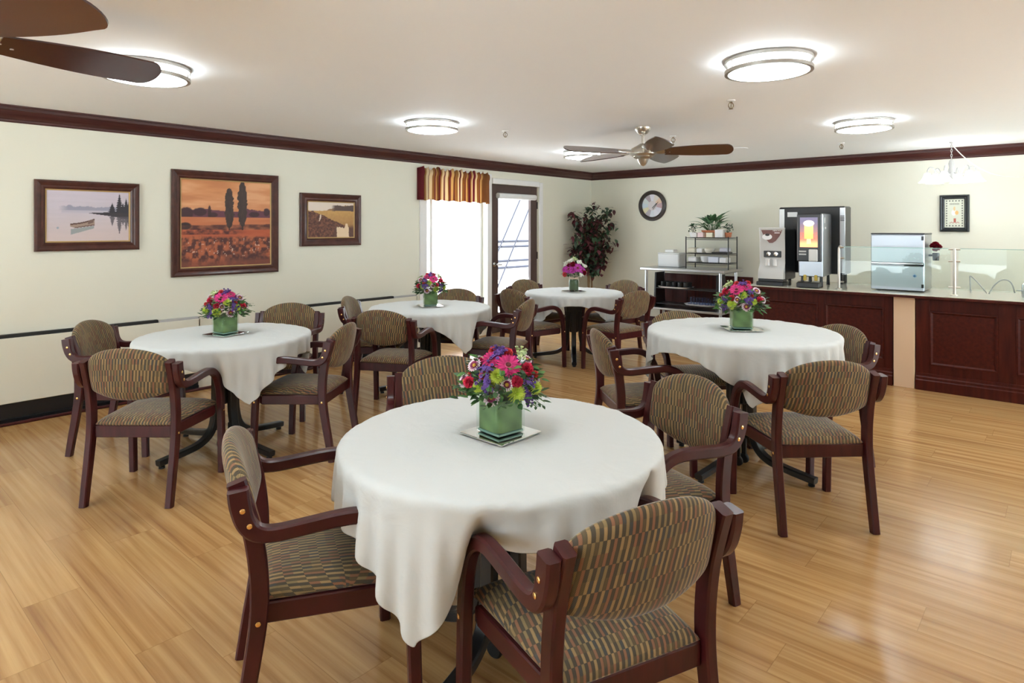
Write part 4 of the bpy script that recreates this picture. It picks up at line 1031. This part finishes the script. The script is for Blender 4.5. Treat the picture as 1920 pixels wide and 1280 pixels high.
def centerpiece(key, label, rot, mirror, seed):
    x, y, zt, r = TB[key]
    view = math.atan2(y, x) - PI / 2
    tag_ = MB().box((0, 0, .0025), (.205, .205, .005), .001).build('mirror_tile', M['mirror']); tag_.location = (x, y, zt + .0085); tag_.rotation_euler = (0, 0, view + rot + .10)
    tag(tag_, 'square mirror tile under the flower vase on the ' + TN[key], 'mirror tile', 'mirror tiles under the vases')
    t = thing('flower_arrangement', label, 'flower arrangement', (x, y, zt + .0138), view, 'flower centrepieces')
    e = bpy.data.objects.new('vase', None); C.objects.link(e); e.parent = t; e.rotation_euler = (0, 0, rot)
    if key != 'D':
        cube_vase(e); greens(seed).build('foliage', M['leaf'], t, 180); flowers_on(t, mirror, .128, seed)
    else:
        MB().lathe([(0, 0), (.056, 0), (.060, .006), (.060, .115), (.052, .135), (.050, .165), (.054, .168)], n=28).build('glass_jar', M['vase_glass'], e, 40)
        g_ = MB(); g_.lathe([(0, .012), (.052, .012), (.053, .105), (.046, .126), (0, .126)], n=24, col=(.055, .09, .035)); g_.lathe([(0, .010), (.052, .010), (.052, .03)], n=24, col=(.12, .07, .05)); g_.build('leaf_lining', M['leaf'], e)
        MB().lathe([(.052, .137), (.0535, .139), (.0535, .158), (.052, .160)], n=24).build('ribbon', flat('ribbon', (.6, .45, .33), .6), e)
        greens(seed, .18, .095, 190).build('foliage', M['leaf'], t, 180); r_ = random.Random(2)
        for half in (-1, 1):
            for kind, dx, dz, s_ in (('mag', -.055, .075, 1.25), ('mag', .045, .085, 1.2), ('mag', -.015, .065, 1.0), ('mag', .095, .06, .9), ('mag', -.10, .065, .8), ('red', -.012, .118, 1.5), ('red', .115, .03, 1.3), ('cor', -.10, .012, 1.3), ('red', -.06, .11, .9), ('whi', -.03, .165, 1.4), ('whi', .06, .145, 1.4), ('whi', -.09, .125, 1.2), ('whi', .12, .105, 1.2), ('whi', .085, .01, 1.2), ('gre', .01, .18, 1.2)):
                yy = math.sqrt(max(.15 ** 2 - dx * dx - dz * dz * .8, .001)) * .75
                p = Vector((dx, half * yy, .18 + dz)); d = (p - Vector((0, 0, .18))).normalized(); d = (d + Vector((0, half * .5, 0))).normalized(); flower(kind, t, p, d, s_, r_.uniform(0, 6))
    return t
TN = {'A': 'foreground table', 'B': 'table below the paintings', 'C': 'table in front of the window', 'D': 'farthest table', 'E': 'table beside the serving counter'}
centerpiece('A', 'flower arrangement in a green-lined glass cube on the foreground table, pink gerbera in front', .70, 1, 21)
centerpiece('B', 'flower arrangement in a green-lined glass cube on the table below the paintings', .62, -1, 22)
centerpiece('C', 'flower arrangement in a green-lined glass cube on the table in front of the window', .12, 1, 23)
centerpiece('E', 'flower arrangement in a green-lined glass cube on the table beside the serving counter', .22, -1, 24)
centerpiece('D', 'magenta and white flowers in a round glass jar on the farthest table', .5, 1, 25)
for k_, o in PROTO.items():
    if k_ not in PROTO_USED: bpy.data.objects.remove(o)

# ---------------------------------------------------------------- corner tree
tr = thing('ficus_tree', 'potted tree with dark green and burgundy leaves in the far corner', 'tree', (-5.80, 8.47, 0))
MB().lathe([(0, 0), (.13, 0), (.165, .26), (.172, .30), (.160, .30), (.150, .27), (0, .26)], n=28).build('basket', M['wicker'], tr)
MB().lathe([(0, .262), (.152, .265)], n=20).build('soil', M['soil'], tr)
b = MB(); rt_ = random.Random(12); tips = []
for k in range(3):
    a = k * 2.1; pts = catmull([(.03 * math.cos(a), .03 * math.sin(a), .25), (.035 * math.cos(a + .8), .035 * math.sin(a + .8), .6), (.03 * math.cos(a + 1.9), .03 * math.sin(a + 1.9), 1.0), (.10 * math.cos(a + 2.3), .10 * math.sin(a + 2.3), 1.45)], 5)
    b.tube(pts, [.017 - .008 * i / len(pts) for i in range(len(pts))], 7)
BR = [(-.28, -.05, 1.70), (.30, .04, 1.78), (.10, -.05, 1.82), (-.12, .02, 1.66), (.38, .0, 1.55), (.34, -.08, 1.35), (-.30, .05, 1.36), (.36, .06, 1.22), (-.30, -.05, 1.18), (.08, -.16, 1.3), (.0, .1, 1.55), (.15, .1, 1.15), (.16, -.1, .98), (-.12, -.14, 1.5), (.22, -.12, 1.62), (.05, -.02, 1.1), (-.05, -.18, 1.15), (.24, -.05, .92), (.2, -.15, 1.45), (-.15, .1, 1.2)]
for bx, by, bz in BR:
    p0 = Vector((bx * .15, by * .15, max(.75, bz - .38))); p1 = Vector((bx * CY * .9, bx * SY * .9 + by, bz)); mid = p0.lerp(p1, .55) + Vector((0, 0, .05)); b.tube([p0, mid, p1], [.007, .005, .002], 5); tips.append((p0, mid, p1))
b.build('trunk', M['bark'], tr)
b = MB(); pal = [(.045, .085, .05), (.06, .12, .06), (.12, .025, .035), (.16, .035, .05), (.09, .16, .08), (.085, .025, .03)]
for p0, mid, p1 in tips:
    tone = rt_.random()
    for k in range(84):
        t_ = rt_.uniform(.25, 1.08); q = (p0.lerp(mid, t_ * 1.6) if t_ < .6 else mid.lerp(p1, (t_ - .6) / .4)) + Vector((rt_.gauss(0, .045), rt_.gauss(0, .045), rt_.gauss(0, .045)))
        if q.x - 5.80 < XW + .10 or q.y + 8.47 > YF - .10: continue
        d = Vector((rt_.uniform(-1, 1), rt_.uniform(-1, 1), rt_.uniform(-1, .35))).normalized(); c_ = pal[rt_.randrange(6)] if rt_.random() < .75 else pal[2 if tone < .5 else 0]
        leaf(b, Matrix.Translation(q) @ d.to_track_quat('X', 'Z').to_matrix().to_4x4(), rt_.uniform(.075, .12), rt_.uniform(.042, .064), c_)
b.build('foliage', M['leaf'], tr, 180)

# ---------------------------------------------------------------- steel worktable with its things
KX0, KX1, KY0, KY1, KZ = -4.73, -3.50, 8.25, 8.88, .925
kt = thing('steel_worktable', 'stainless steel worktable against the far wall below the clock', 'worktable', ((KX0 + KX1) / 2, (KY0 + KY1) / 2, 0))
W_, D_ = KX1 - KX0, KY1 - KY0
MB().box((0, 0, KZ - .02), (W_ + .06, D_, .04), .008).build('worktop', M['steel'], kt); MB().box((0, 0, .335), (W_ - .04, D_ - .06, .03), .005).build('undershelf', M['steel'], kt)
for sx in (-1, 1):
    for sy in (-1, 1):
        o = MB().tube([(sx * (W_ / 2 - .05), sy * (D_ / 2 - .05), .06), (sx * (W_ / 2 - .05), sy * (D_ / 2 - .05), KZ - .04)], .021, 12).build('leg', M['steel'], kt)
        MB().lathe([(0, 0), (.016, 0), (.019, .02), (.014, .065), (0, .065)], (sx * (W_ / 2 - .05), sy * (D_ / 2 - .05), 0), 12).build('foot', M['steel'], o)
def seton(obj_, x, y, z): obj_.location = (x, y, z); return obj_
# dark low wall panel behind it
struct(MB().box((-4.1, YF - .02, .40), (1.45, .04, .80), .004).build('trim_4', M['counter']))
# black two-tier stand on the undershelf
st = thing('shelf_stand', 'black two-tier stand under the steel worktable', 'stand', (-4.1, 8.50, .351))
for sx in (-1, 1): MB().prism([(-.16, 0), (.16, 0), (.12, .50), (-.12, .50)], -.012, .012, Matrix.Translation((sx * .47, 0, 0)) @ Matrix.Rotation(PI / 2, 4, 'Z') @ RX90).build('side_panel', M['black_plastic'], st)
for z in (.05, .275): MB().box((0, 0, z), (.93, .26, .012), .002).build('shelf', M['black_plastic'], st)
def tray(name, label, loc, w_, d_):
    b_ = MB(); G_ = []
    for i in range(33):
        a = 2 * PI * i / 32; cx_, sy_ = math.copysign(abs(math.cos(a)) ** .45, math.cos(a)), math.copysign(abs(math.sin(a)) ** .45, math.sin(a))
        G_.append([(cx_ * w_ / 2 * r_, sy_ * d_ / 2 * r_, z_) for r_, z_ in ((0, .003), (.90, .003), (1.0, .02), (1.02, .02), (.92, 0), (0, 0))])
    b_.grid(G_); o_ = b_.build(name, M['white_plastic'], None, 50); o_.location = loc; return tag(o_, label, 'tray', 'serving trays')
tray('serving_tray', 'pale tray full of black mugs under the steel worktable', (-4.295, 8.48, .633), .50, .27)
tray('serving_tray', 'pale tray of clear tumblers under the steel worktable', (-3.89, 8.48, .408), .48, .27)
mg = MB().lathe([(0, 0), (.034, 0), (.038, .006), (.038, .082), (.035, .082), (.034, .01), (0, .008)], n=16); mug0 = None
for i in range(5):
    for j in range(2):
        if mug0 is None:
            m0 = thing('mug', '', 'mug'); mg.build('body', M['black_plastic'], m0); MB().tube([(.036 + .020 * math.sin(a), 0, .042 + .024 * math.cos(a)) for a in np.linspace(.1, PI - .1, 9)], .005, 6).build('handle', M['black_plastic'], m0); mug0 = m0; o = m0
        else: o = copy_tree(mug0)
        o.location = (-4.475 + i * .09, 8.435 + j * .10, .6365); o.rotation_euler = (0, 0, i * 1.7 + j)
        tag(o, 'glossy black mug on the tray under the steel worktable', 'mug', 'black mugs on the tray')
cup0 = None
for i in range(5):
    for j in range(2):
        if cup0 is None: o = cup0 = MB().lathe([(0, .001), (.026, .001), (.035, .105), (.033, .105), (.025, .006), (0, .006)], n=16).build('tumbler', M['cup_glass'])
        else: o = cup0.copy(); C.objects.link(o)
        o.location = (-4.06 + i * .085, 8.435 + j * .095, .4115); tag(o, 'clear plastic tumbler on the tray under the steel worktable', 'tumbler', 'clear tumblers on the tray')
bx = thing('white_box', 'plain white lidded box at the left end of the steel worktable', 'box', (-4.415, 8.60, KZ))
MB().box((0, 0, .10), (.34, .26, .20), .012).build('box_body', M['white_plastic'], bx); MB().box((0, 0, .206), (.346, .266, .014), .005).build('lid', M['white_paint'], bx)
o = MB().box((0, 0, .022), (.14, .12, .044), .006).build('small_box', M['white_paint']); o.location = (-4.44, 8.61, KZ + .2135); tag(o, 'small white packet lying on top of the white lidded box', 'box')
rk = thing('wire_rack', 'dark three-shelf wire rack standing on the steel worktable', 'rack', (-3.80, 8.57, KZ)); RW, RD = .62, .30
for sx in (-1, 1):
    for sy in (-1, 1): MB().tube([(sx * RW / 2, sy * RD / 2, 0), (sx * RW / 2, sy * RD / 2, .455)], .008, 8).build('post', M['black'], rk)
for z in (.085, .215, .435):
    b = MB()
    for sy in (-1, 1): b.tube([(-RW / 2, sy * RD / 2, z), (RW / 2, sy * RD / 2, z)], .005, 6); b.tube([(-RW / 2, sy * RD / 2, z - .022), (RW / 2, sy * RD / 2, z - .022)], .003, 6)
    for sx in (-1, 1): b.tube([(sx * RW / 2, -RD / 2, z), (sx * RW / 2, RD / 2, z)], .005, 6)
    for i in range(1, 16): b.tube([(-RW / 2 + RW * i / 16, -RD / 2, z + .003), (-RW / 2 + RW * i / 16, RD / 2, z + .003)], .0022, 4)
    b.build('wire_shelf', M['black'], rk)
RXc, RYc = -3.80, 8.57
def item(name, mb, mat, x, z, label, cat, group=None, dy=0, rz=0):
    o_ = mb.build(name, mat); o_.location = (RXc + x, RYc + dy, KZ + z); o_.rotation_euler = (0, 0, rz); return tag(o_, label, cat, group)
def bowl(r_, h_): return MB().lathe([(0, 0), (r_ * .6, 0), (r_ * .9, h_ * .5), (r_, h_), (r_ - .004, h_), (r_ * .85, h_ * .5), (r_ * .5, .008), (0, .008)], n=20)
item('storage_tub', MB().box((0, 0, .035), (.13, .16, .07), .012), M['white_plastic'], -.235, .0945, 'low white tub on the bottom shelf of the wire rack', 'tub', 'containers on the wire rack', -.04)
item('storage_tub', bowl(.075, .085), M['white_paint'], -.06, .0945, 'round white bowl on the bottom shelf of the wire rack', 'bowl', 'containers on the wire rack', -.05)
item('packet_bin', MB().box((0, 0, .04), (.15, .16, .08), .006), flat('pale_blue_white', (.68, .71, .80), .5), .085, .0945, 'pale blue packet bin on the bottom shelf of the wire rack', 'bin', 'containers on the wire rack', -.05)
item('packet_bin', MB().box((0, 0, .036), (.10, .15, .072), .006), M['white_plastic'], .22, .0945, 'white packet bin at the right of the bottom wire shelf', 'bin', 'containers on the wire rack', -.05)
item('storage_tub', MB().box((0, 0, .035), (.11, .15, .07), .01), flat('cream_plastic', (.75, .72, .58), .5), -.245, .2245, 'cream tub at the left of the middle wire shelf', 'tub', 'containers on the wire rack', -.05)
item('storage_tub', MB().box((0, 0, .032), (.09, .12, .064), .01), M['white_plastic'], -.13, .2245, 'small white tub on the middle wire shelf', 'tub', 'containers on the wire rack', -.05)
item('storage_tub', bowl(.075, .065), flat('ivory', (.74, .73, .64), .4), .0, .2245, 'ivory bowl on the middle wire shelf', 'bowl', 'containers on the wire rack', -.05)
item('black_tray', MB().box((0, 0, .008), (.22, .2, .016), .004), M['black_plastic'], .17, .2245, 'flat black tray at the right of the middle wire shelf', 'tray', None, -.03)
item('storage_tub', MB().box((0, 0, .03), (.12, .12, .06), .01), flat('lilac_grey', (.55, .55, .62), .4), .2, .241, 'lilac grey tub standing on the flat black tray', 'tub', 'containers on the wire rack', .0)
item('carton', MB().box((0, 0, .055), (.115, .10, .11), .004), M['white_plastic'], .165, .4445, 'white carton with rounded corners on top of the wire rack', 'carton', None, -.08)
item('carton', MB().box((0, 0, .035), (.085, .08, .07), .004), flat('pale_pink', (.80, .62, .62), .5), -.10, .4445, 'pale pink carton on top of the wire rack', 'carton', None, -.10)
item('carton', MB().box((0, 0, .032), (.08, .08, .064), .004), M['white_paint'], -.195, .4445, 'small white carton on top of the wire rack, left of the pink one', 'carton', None, -.10)
item('carton', MB().box((0, 0, .033), (.09, .07, .066), .004), flat('pale_yellow', (.80, .76, .58), .5), .03, .4445, 'pale yellow carton on top of the wire rack beside the white one', 'carton', None, -.105)
pp = thing('potted_plant', 'broad-leaved green plant in a terracotta trough on the wire rack', 'plant', (RXc - .01, RYc + .05, KZ + .4445))
MB().lathe([(0, 0), (.085, 0), (.105, .075), (.115, .08), (.115, .10), (.10, .10), (.095, .08), (0, .08)], n=24, M=Matrix.Scale(1.35, 4, (1, 0, 0)) @ Matrix.Scale(.72, 4, (0, 1, 0))).build('pot', M['terracotta'], pp)
b = MB(); r_ = random.Random(31)
for k in range(46):
    a = k * 2.399; el = .5 + .75 * ((k * .37) % 1); L_ = r_.uniform(.12, .25)
    d0_ = Vector((math.cos(a) * math.cos(el), math.sin(a) * math.cos(el) * .7, math.sin(el))); p0 = Vector((.05 * math.cos(a), .03 * math.sin(a), .085)); p1 = p0 + d0_ * L_ * .8
    b.tube([p0, p0.lerp(p1, .5) + Vector((0, 0, .01)), p1], .003, 4, col=(.06, .14, .05)); d1 = (d0_ + Vector((0, 0, -.35))).normalized()
    leaf(b, Matrix.Translation(p1) @ d1.to_track_quat('X', 'Z').to_matrix().to_4x4(), r_.uniform(.13, .19), r_.uniform(.05, .07), r_.choice([(.08, .22, .09), (.13, .32, .13), (.06, .16, .07)]), -.45, 6)
b.build('foliage', M['leaf'], pp, 180)
for sx, nm in ((-1, 'left'), (1, 'right')):
    v_ = thing('trailing_plant', 'small-leaved plant at the %s end of the wire rack top' % ('clock' if sx < 0 else 'counter'), 'plant', (RXc + sx * .262, RYc - .03, KZ + .4445))
    MB().lathe([(0, 0), (.035, 0), (.048, .07), (.044, .07), (0, .06)], n=18).build('pot', M['white_plastic'] if sx < 0 else M['terracotta'], v_); b = MB()
    for k in range(60):
        a = r_.uniform(0, 6.28); q = Vector((math.cos(a) * r_.uniform(0, .08), math.sin(a) * r_.uniform(0, .06), .08 + r_.uniform(0, .10)))
        d = Vector((r_.uniform(-1, 1), r_.uniform(-1, 1), r_.uniform(-.4, .8))).normalized(); leaf(b, Matrix.Translation(q) @ d.to_track_quat('X', 'Z').to_matrix().to_4x4(), .035, .02, r_.choice([(.03, .09, .045), (.05, .13, .05), (.025, .06, .035)]))
    for k in range(5): b.tube([(0, 0, .06), (r_.uniform(-.05, .05), r_.uniform(-.04, .04), .15)], .002, 4, col=(.05, .1, .04))
    b.build('foliage', M['leaf'], v_, 180)

# ---------------------------------------------------------------- serving counter
CYF, CZT = 6.93, .88
def counter(label, x0, x1, panels):
    t = thing('counter_cabinet', label, 'counter', ((x0 + x1) / 2, CYF, 0), 0, 'panelled counter cabinets'); W = x1 - x0
    b_ = MB().box((0, .48, (CZT - .03) / 2), (W, .94, CZT - .03)); 
    b_.build('carcass', M['counter'], t)
    z0_, z1_ = .235, .735; xs = []
    b_ = MB(); edges_ = [-W / 2] + [v - (x0 + x1) / 2 for p in panels for v in p] + [W / 2]
    for i in range(0, len(edges_), 2): 
        a_, c_ = edges_[i], edges_[i + 1]
        if c_ - a_ > .005: b_.box(((a_ + c_) / 2, 0, .5), (c_ - a_, .022, .70), .002)
    for p in panels:
        a_, c_ = p[0] - (x0 + x1) / 2, p[1] - (x0 + x1) / 2
        b_.box(((a_ + c_) / 2, 0, (.15 + z0_) / 2), (c_ - a_, .022, z0_ - .15), .002); b_.box(((a_ + c_) / 2, 0, (z1_ + .85) / 2), (c_ - a_, .022, .85 - z1_), .002)
    b_.build('face_frame', M['counter'], t)
    for p in panels:
        a_, c_ = p[0] - (x0 + x1) / 2, p[1] - (x0 + x1) / 2; w_ = c_ - a_; h_ = z1_ - z0_
        pb = MB(); o_ = frame_mesh(w_, h_, [(0, .016), (.012, .018), (.022, .008), (.03, .004), (.05, .004), (.052, .004)])
        o_.box((0, 0, .002), (w_ - .05, h_ - .05, .008)); o2 = o_.build('panel', M['counter'], t, 25); o2.rotation_euler = RF_; o2.location = ((a_ + c_) / 2, .0, (z0_ + z1_) / 2)
    sk = MB(); pr = [(0, .16), (-.012, .155), (-.014, .13), (-.022, .12), (-.022, .10), (-.03, .09), (-.03, .0)]
    V = [(sx * W / 2, y_ - .004, z_) for sx in (-1, 1) for y_, z_ in pr]; k_ = len(pr); sk.add(V, [(j, j + 1, k_ + j + 1, k_ + j) for j in range(k_ - 1)])
    sk.build('skirting', M['counter'], t, 25); return t
counter('red-brown panelled counter left of the pale filler board, under the drink machines', -2.62, -1.262, [(-2.50, -1.93), (-1.86, -1.335)])
counter('red-brown panelled counter right of the pale filler board', -1.075, 1.55, [(-.967, -.463), (-.34, .16), (.28, .78), (.9, 1.4)])
o = MB().box((-1.168, CYF + .02, (CZT - .03) / 2), (.172, .09, CZT - .03), .003).build('filler_board', M['filler']); tag(o, 'pale unpainted board filling the gap between the counter cabinets', 'board')
ct = thing('countertop', 'long pale glossy countertop over the red-brown cabinets', 'countertop', (-.53, 7.37, 0))
MB().box((0, 0, CZT - .004), (4.24, 1.04, .008), .002).build('laminate_top', M['laminate'], ct); MB().box((0, -.505, CZT - .019), (4.24, .03, .022), .002).build('front_edge', M['counter'], ct)

# glass guard
sg = thing('sneeze_guard', 'clear glass food guard on metal posts along the countertop', 'glass guard', (0, 7.02, CZT)); GX = (-1.757, -.789, .18, 1.15)
for i, x in enumerate(GX):
    pst = MB().tube(catmull([(x, 0, 0), (x, 0, .2), (x, 0, .385), (x, .012, .418), (x, .045, .432)] if i == 0 else [(x, 0, 0), (x, 0, .2), (x, 0, .43)], 4), .013, 12)
    pst.lathe([(0, 0), (.03, 0), (.03, .006), (.014, .012)], (x, 0, 0), 16); po_ = pst.build('post', M['nickel'], sg)
    for z in (.075, .315, .425):
        for sx in ((1,) if i == 0 else (-1, 1)): MB().tube([(x, 0, z), (x + sx * .045, 0, z)], .0085, 8).build('clamp', M['nickel'], po_)
for i in range(3):
    a_, c_ = GX[i] + .03, GX[i + 1] - .03
    g_ = MB().box(((a_ + c_) / 2, 0, .24), (c_ - a_, .008, .375)).build('glass_panel', M['green_glass'], sg, smooth=False)
    MB().box(((a_ + c_) / 2, 0, .4305), (c_ - a_, .009, .005)).build('glass_edge', M['glass_edge'], g_, smooth=False)

# coffee dispenser
cf = thing('coffee_dispenser', 'white-fronted coffee machine with brown cup emblem at the counter end', 'coffee machine', (-2.43, 7.0, CZT)); cf.rotation_euler = (0, 0, .06)
MB().box((0, .295, .33), (.255, .44, .56), .012).build('housing', M['black_plastic'], cf)
f_ = MB(); G_ = []
for y_, z_ in ((.035, .60), (.030, .62), (.045, .50), (.052, .38), (.050, .30), (.060, .24), (.035, .20), (.005, .165), (-.012, .12), (-.012, .07)): G_.append([(-.133, .06, z_), (-.133, y_ + .006, z_), (-.125, y_, z_), (.125, y_, z_), (.133, y_ + .006, z_), (.133, .06, z_)])
G_ = [G_[1]] + G_[2:]; f_.grid(G_); f_.build('fascia', M['silver_plastic'], cf, 40)
MB().box((0, .045, .618), (.266, .05, .010), .003).build('top_cap', M['white_plastic'], cf)
Mf = Matrix.Translation((0, .0305, .535)) @ Matrix.Rotation(-.10, 4, 'X') @ RX90
em = MB().prism([(-.118, .080), (.118, .080), (.085, .0), (.045, -.055), (.012, -.078), (-.02, -.078), (-.055, -.04), (-.092, .02)], 0, .004, Mf).build('emblem', flat('emblem_brown', (.16, .065, .055), .35), cf)
MB().lathe([(0, .004), (.052, .004), (.052, .007), (0, .007)], n=28, M=Mf @ Matrix.Translation((-.045, -.012, 0)) @ Matrix.Scale(.62, 4, (0, 1, 0)), col=None).build('cup_mark', M['white_plastic'], em)
MB().lathe([(0, .007), (.024, .007), (.024, .009), (0, .009)], n=20, M=Mf @ Matrix.Translation((-.042, .010, 0)) @ Matrix.Scale(.55, 4, (0, 1, 0))).build('coffee_mark', M['black_plastic'], em)
def lettering(txt, parent, Mx, size, mat, name='lettering'):
    cu = bpy.data.curves.new(name, 'FONT'); cu.body = txt; cu.size = size; cu.align_x = 'CENTER'; cu.extrude = .0008
    tmp = bpy.data.objects.new('tmp_text', cu); C.objects.link(tmp); dg = bpy.context.evaluated_depsgraph_get(); me = bpy.data.meshes.new_from_object(tmp.evaluated_get(dg)); bpy.data.objects.remove(tmp)
    me.materials.clear(); me.materials.append(mat); o_ = bpy.data.objects.new(name, me); C.objects.link(o_); o_.parent = parent; o_.matrix_local = Mx; return o_
lettering('NESCAFE', em, Mf @ Matrix.Translation((.058, .048, .005)), .022, M['white_plastic']); MB().box((0, 0, 0), (.055, .008, .001), M=None).build('mark_strip', M['white_plastic'], em).matrix_local = Mf @ Matrix.Translation((.058, .032, .0055))
cp = MB().box((.005, .046, .335), (.185, .012, .07), .004).build('control_panel', M['black_plastic'], cf)
for sx in (-1, 1): MB().lathe([(0, 0), (.022, 0), (.022, .006), (.010, .008), (0, .008)], (sx * .038 + .005, .040, .338), 16, RX90).build('dial', M['chrome'], cp)
for sx in (-1, 1): MB().lathe([(0, 0), (.022, 0), (.020, .06), (.026, .075), (0, .075)], (sx * .038, .022, .21), 14).build('nozzle', M['white_plastic'], cf)
MB().box((0, .06, .055), (.262, .13, .03), .004).build('drip_ledge', M['black_plastic'], cf); MB().box((0, .045, .02), (.28, .19, .04), .006).build('drip_tray', M['black'], cf)

# juice dispenser with lit picture
jd = thing('juice_dispenser', 'tall black juice dispenser with lit picture of a frothy glass', 'juice machine', (-2.035, 6.99, CZT)); jd.rotation_euler = (0, 0, .10)
MB().box((.01, .29, .44), (.232, .52, .66), .008).build('housing', M['grey_steel'], jd); MB().box((-.0, .02, .52), (.236, .05, .50), .010).build('front_panel', M['black_plastic'], jd)
pc = painted('lit_picture', .170, .31, art_drink, 70, M['backlit'], jd); pc.rotation_euler = RF_; pc.location = (-.002, -.0075, .575)
MB().box((.040, .0, .335), (.085, .03, .125), .006).build('cup_guide', M['silver_plastic'], jd); b = MB()
for z in (.375, .345): b.box((-.062, -.006, z), (.07, .006, .016), .001)
b.build('label_strip', M['grey_plastic'], jd); MB().box((.0, .07, .20), (.225, .03, .14), .004).build('splash_back', M['grey_steel'], jd)
b = MB()
for sx in (-.045, .06): b.box((sx, .03, .10), (.028, .03, .06), .003)
b.build('warning_tag', flat('yellow_tag', (.45, .32, .04), .5), jd); MB().box((0, -.01, .03), (.215, .16, .05), .006).build('drip_tray', M['black_plastic'], jd)
for sx in (-1, 1):
    for y_ in (.09, .50): MB().lathe([(0, 0), (.018, 0), (.014, .11), (0, .11)], (sx * .09 + .01, y_, 0), 10).build('leg', M['black_plastic'], jd)
b = MB().box((.1275, .13, .70), (.002, .035, .06)).box((.1275, .17, .62), (.002, .08, .022)); b.build('side_label', M['white_plastic'], jd)
# larger machine behind
bm = thing('drink_machine', 'large dark drink machine with steel corners behind the juice dispenser', 'drink machine', (-2.19, 7.60, CZT))
MB().box((0, .12, .485), (.70, .26, .75), .012).build('housing', M['black_plastic'], bm); MB().box((.325, -.006, .485), (.055, .012, .72), .003).build('steel_strip', M['steel'], bm); MB().box((-.318, -.006, .63), (.06, .012, .42), .003).build('steel_strip', M['steel'], bm)
MB().box((-.20, -.0115, .775), (.11, .003, .055), .001).build('label', M['white_plastic'], bm); MB().lathe([(0, 0), (.014, 0), (.014, .012), (0, .012)], (-.30, -.012, .46), 12, RX90).build('knob', M['black'], bm)
b = MB()
for i in range(5): b.box((.325, -.0135, .70 + i * .014), (.04, .003, .006))
b.build('vent_slot', M['black'], bm)
for sx in (-1, 1):
    for y_ in (.04, .20): MB().lathe([(0, 0), (.02, 0), (.02, .11), (0, .11)], (sx * .30, y_, 0), 10).build('leg', M['black_plastic'], bm)
# steel two-door unit
ic = thing('steel_ice_machine', 'brushed steel two-door machine standing behind the glass guard', 'ice machine', (-1.272, 7.17, CZT))
MB().box((0, .22, .285), (.455, .42, .55), .006).build('housing', M['grey_steel'], ic); MB().box((0, .22, .562), (.462, .43, .014), .004).build('top_cap', M['black_plastic'], ic)
MB().box((0, 0, .415), (.45, .02, .27), .005).build('upper_door', M['grey_steel'], ic); MB().box((0, 0, .13), (.45, .02, .24), .005).build('lower_door', M['grey_steel'], ic)
MB().box((0, .001, .265), (.45, .018, .03), .002).build('handle_gap', M['black_plastic'], ic); MB().box((0, -.012, .272), (.44, .012, .010), .003).build('handle', M['chrome'], ic)
b = MB().box((.215, -.012, .52), (.02, .008, .04), .002).box((.215, -.012, .06), (.02, .008, .035), .002); b.build('hinge', M['black'], ic)
b = MB().box((.15, -.011, .155), (.03, .002, .012)).box((.15, -.011, .155), (.012, .002, .03)); b.build('sticker', flat('blue_sticker', (.12, .30, .60), .5), ic)
fv = thing('bud_vase', 'deep pink flowers in a black holder beside the steel machine', 'flower vase', (-.985, 7.42, CZT + .30))
MB().lathe([(0, 0), (.026, 0), (.032, .06), (.028, .075), (0, .07)], n=16).build('holder', M['black_plastic'], fv); MB().box((-.034, 0, .05), (.05, .02, .02), .002).build('bracket', M['black_plastic'], fv)
for p in ((0, 0, .105), (.022, -.012, .13), (-.02, .01, .14), (.0, -.02, .155)):
    o = PROTO['red'].copy(); C.objects.link(o); o.parent = fv; o.location = p; o.scale = (1.5,) * 3; o.rotation_euler = (.4, 0, p[0] * 20)
# small things at the right end
tag(MB().tube(catmull([(-.70, 7.36, CZT + .008), (-.705, 7.36, CZT + .13), (-.70, 7.36, CZT + .165), (-.64, 7.35, CZT + .10), (-.575, 7.34, CZT + .012)], 6), .006, 8).build('clear_hose', M['grey_plastic']), 'bent clear hose standing like a peak behind the glass guard', 'hose', 'clear hoses on the counter')
tag(MB().tube(catmull([(-.56, 7.32, CZT + .009), (-.52, 7.32, CZT + .09), (-.46, 7.32, CZT + .145), (-.40, 7.32, CZT + .125), (-.37, 7.32, CZT + .03)], 6), .006, 8).build('clear_hose', M['grey_plastic']), 'arched clear hose right of the peaked one behind the glass guard', 'hose', 'clear hoses on the counter')
cn = thing('metal_canister', 'shiny metal canister with a wide brim at the right end of the counter', 'canister', (-.29, 7.30, CZT))
MB().lathe([(0, 0), (.03, 0), (.034, .05), (.0, .05)], n=18).build('base', M['steel'], cn); MB().lathe([(0, .05), (.07, .052), (.07, .06), (0, .062)], n=24).build('brim', M['steel'], cn); MB().lathe([(.034, .06), (.034, .11), (.02, .125), (.012, .13), (.012, .145), (0, .15)], n=18).build('lid', M['chrome'], cn)
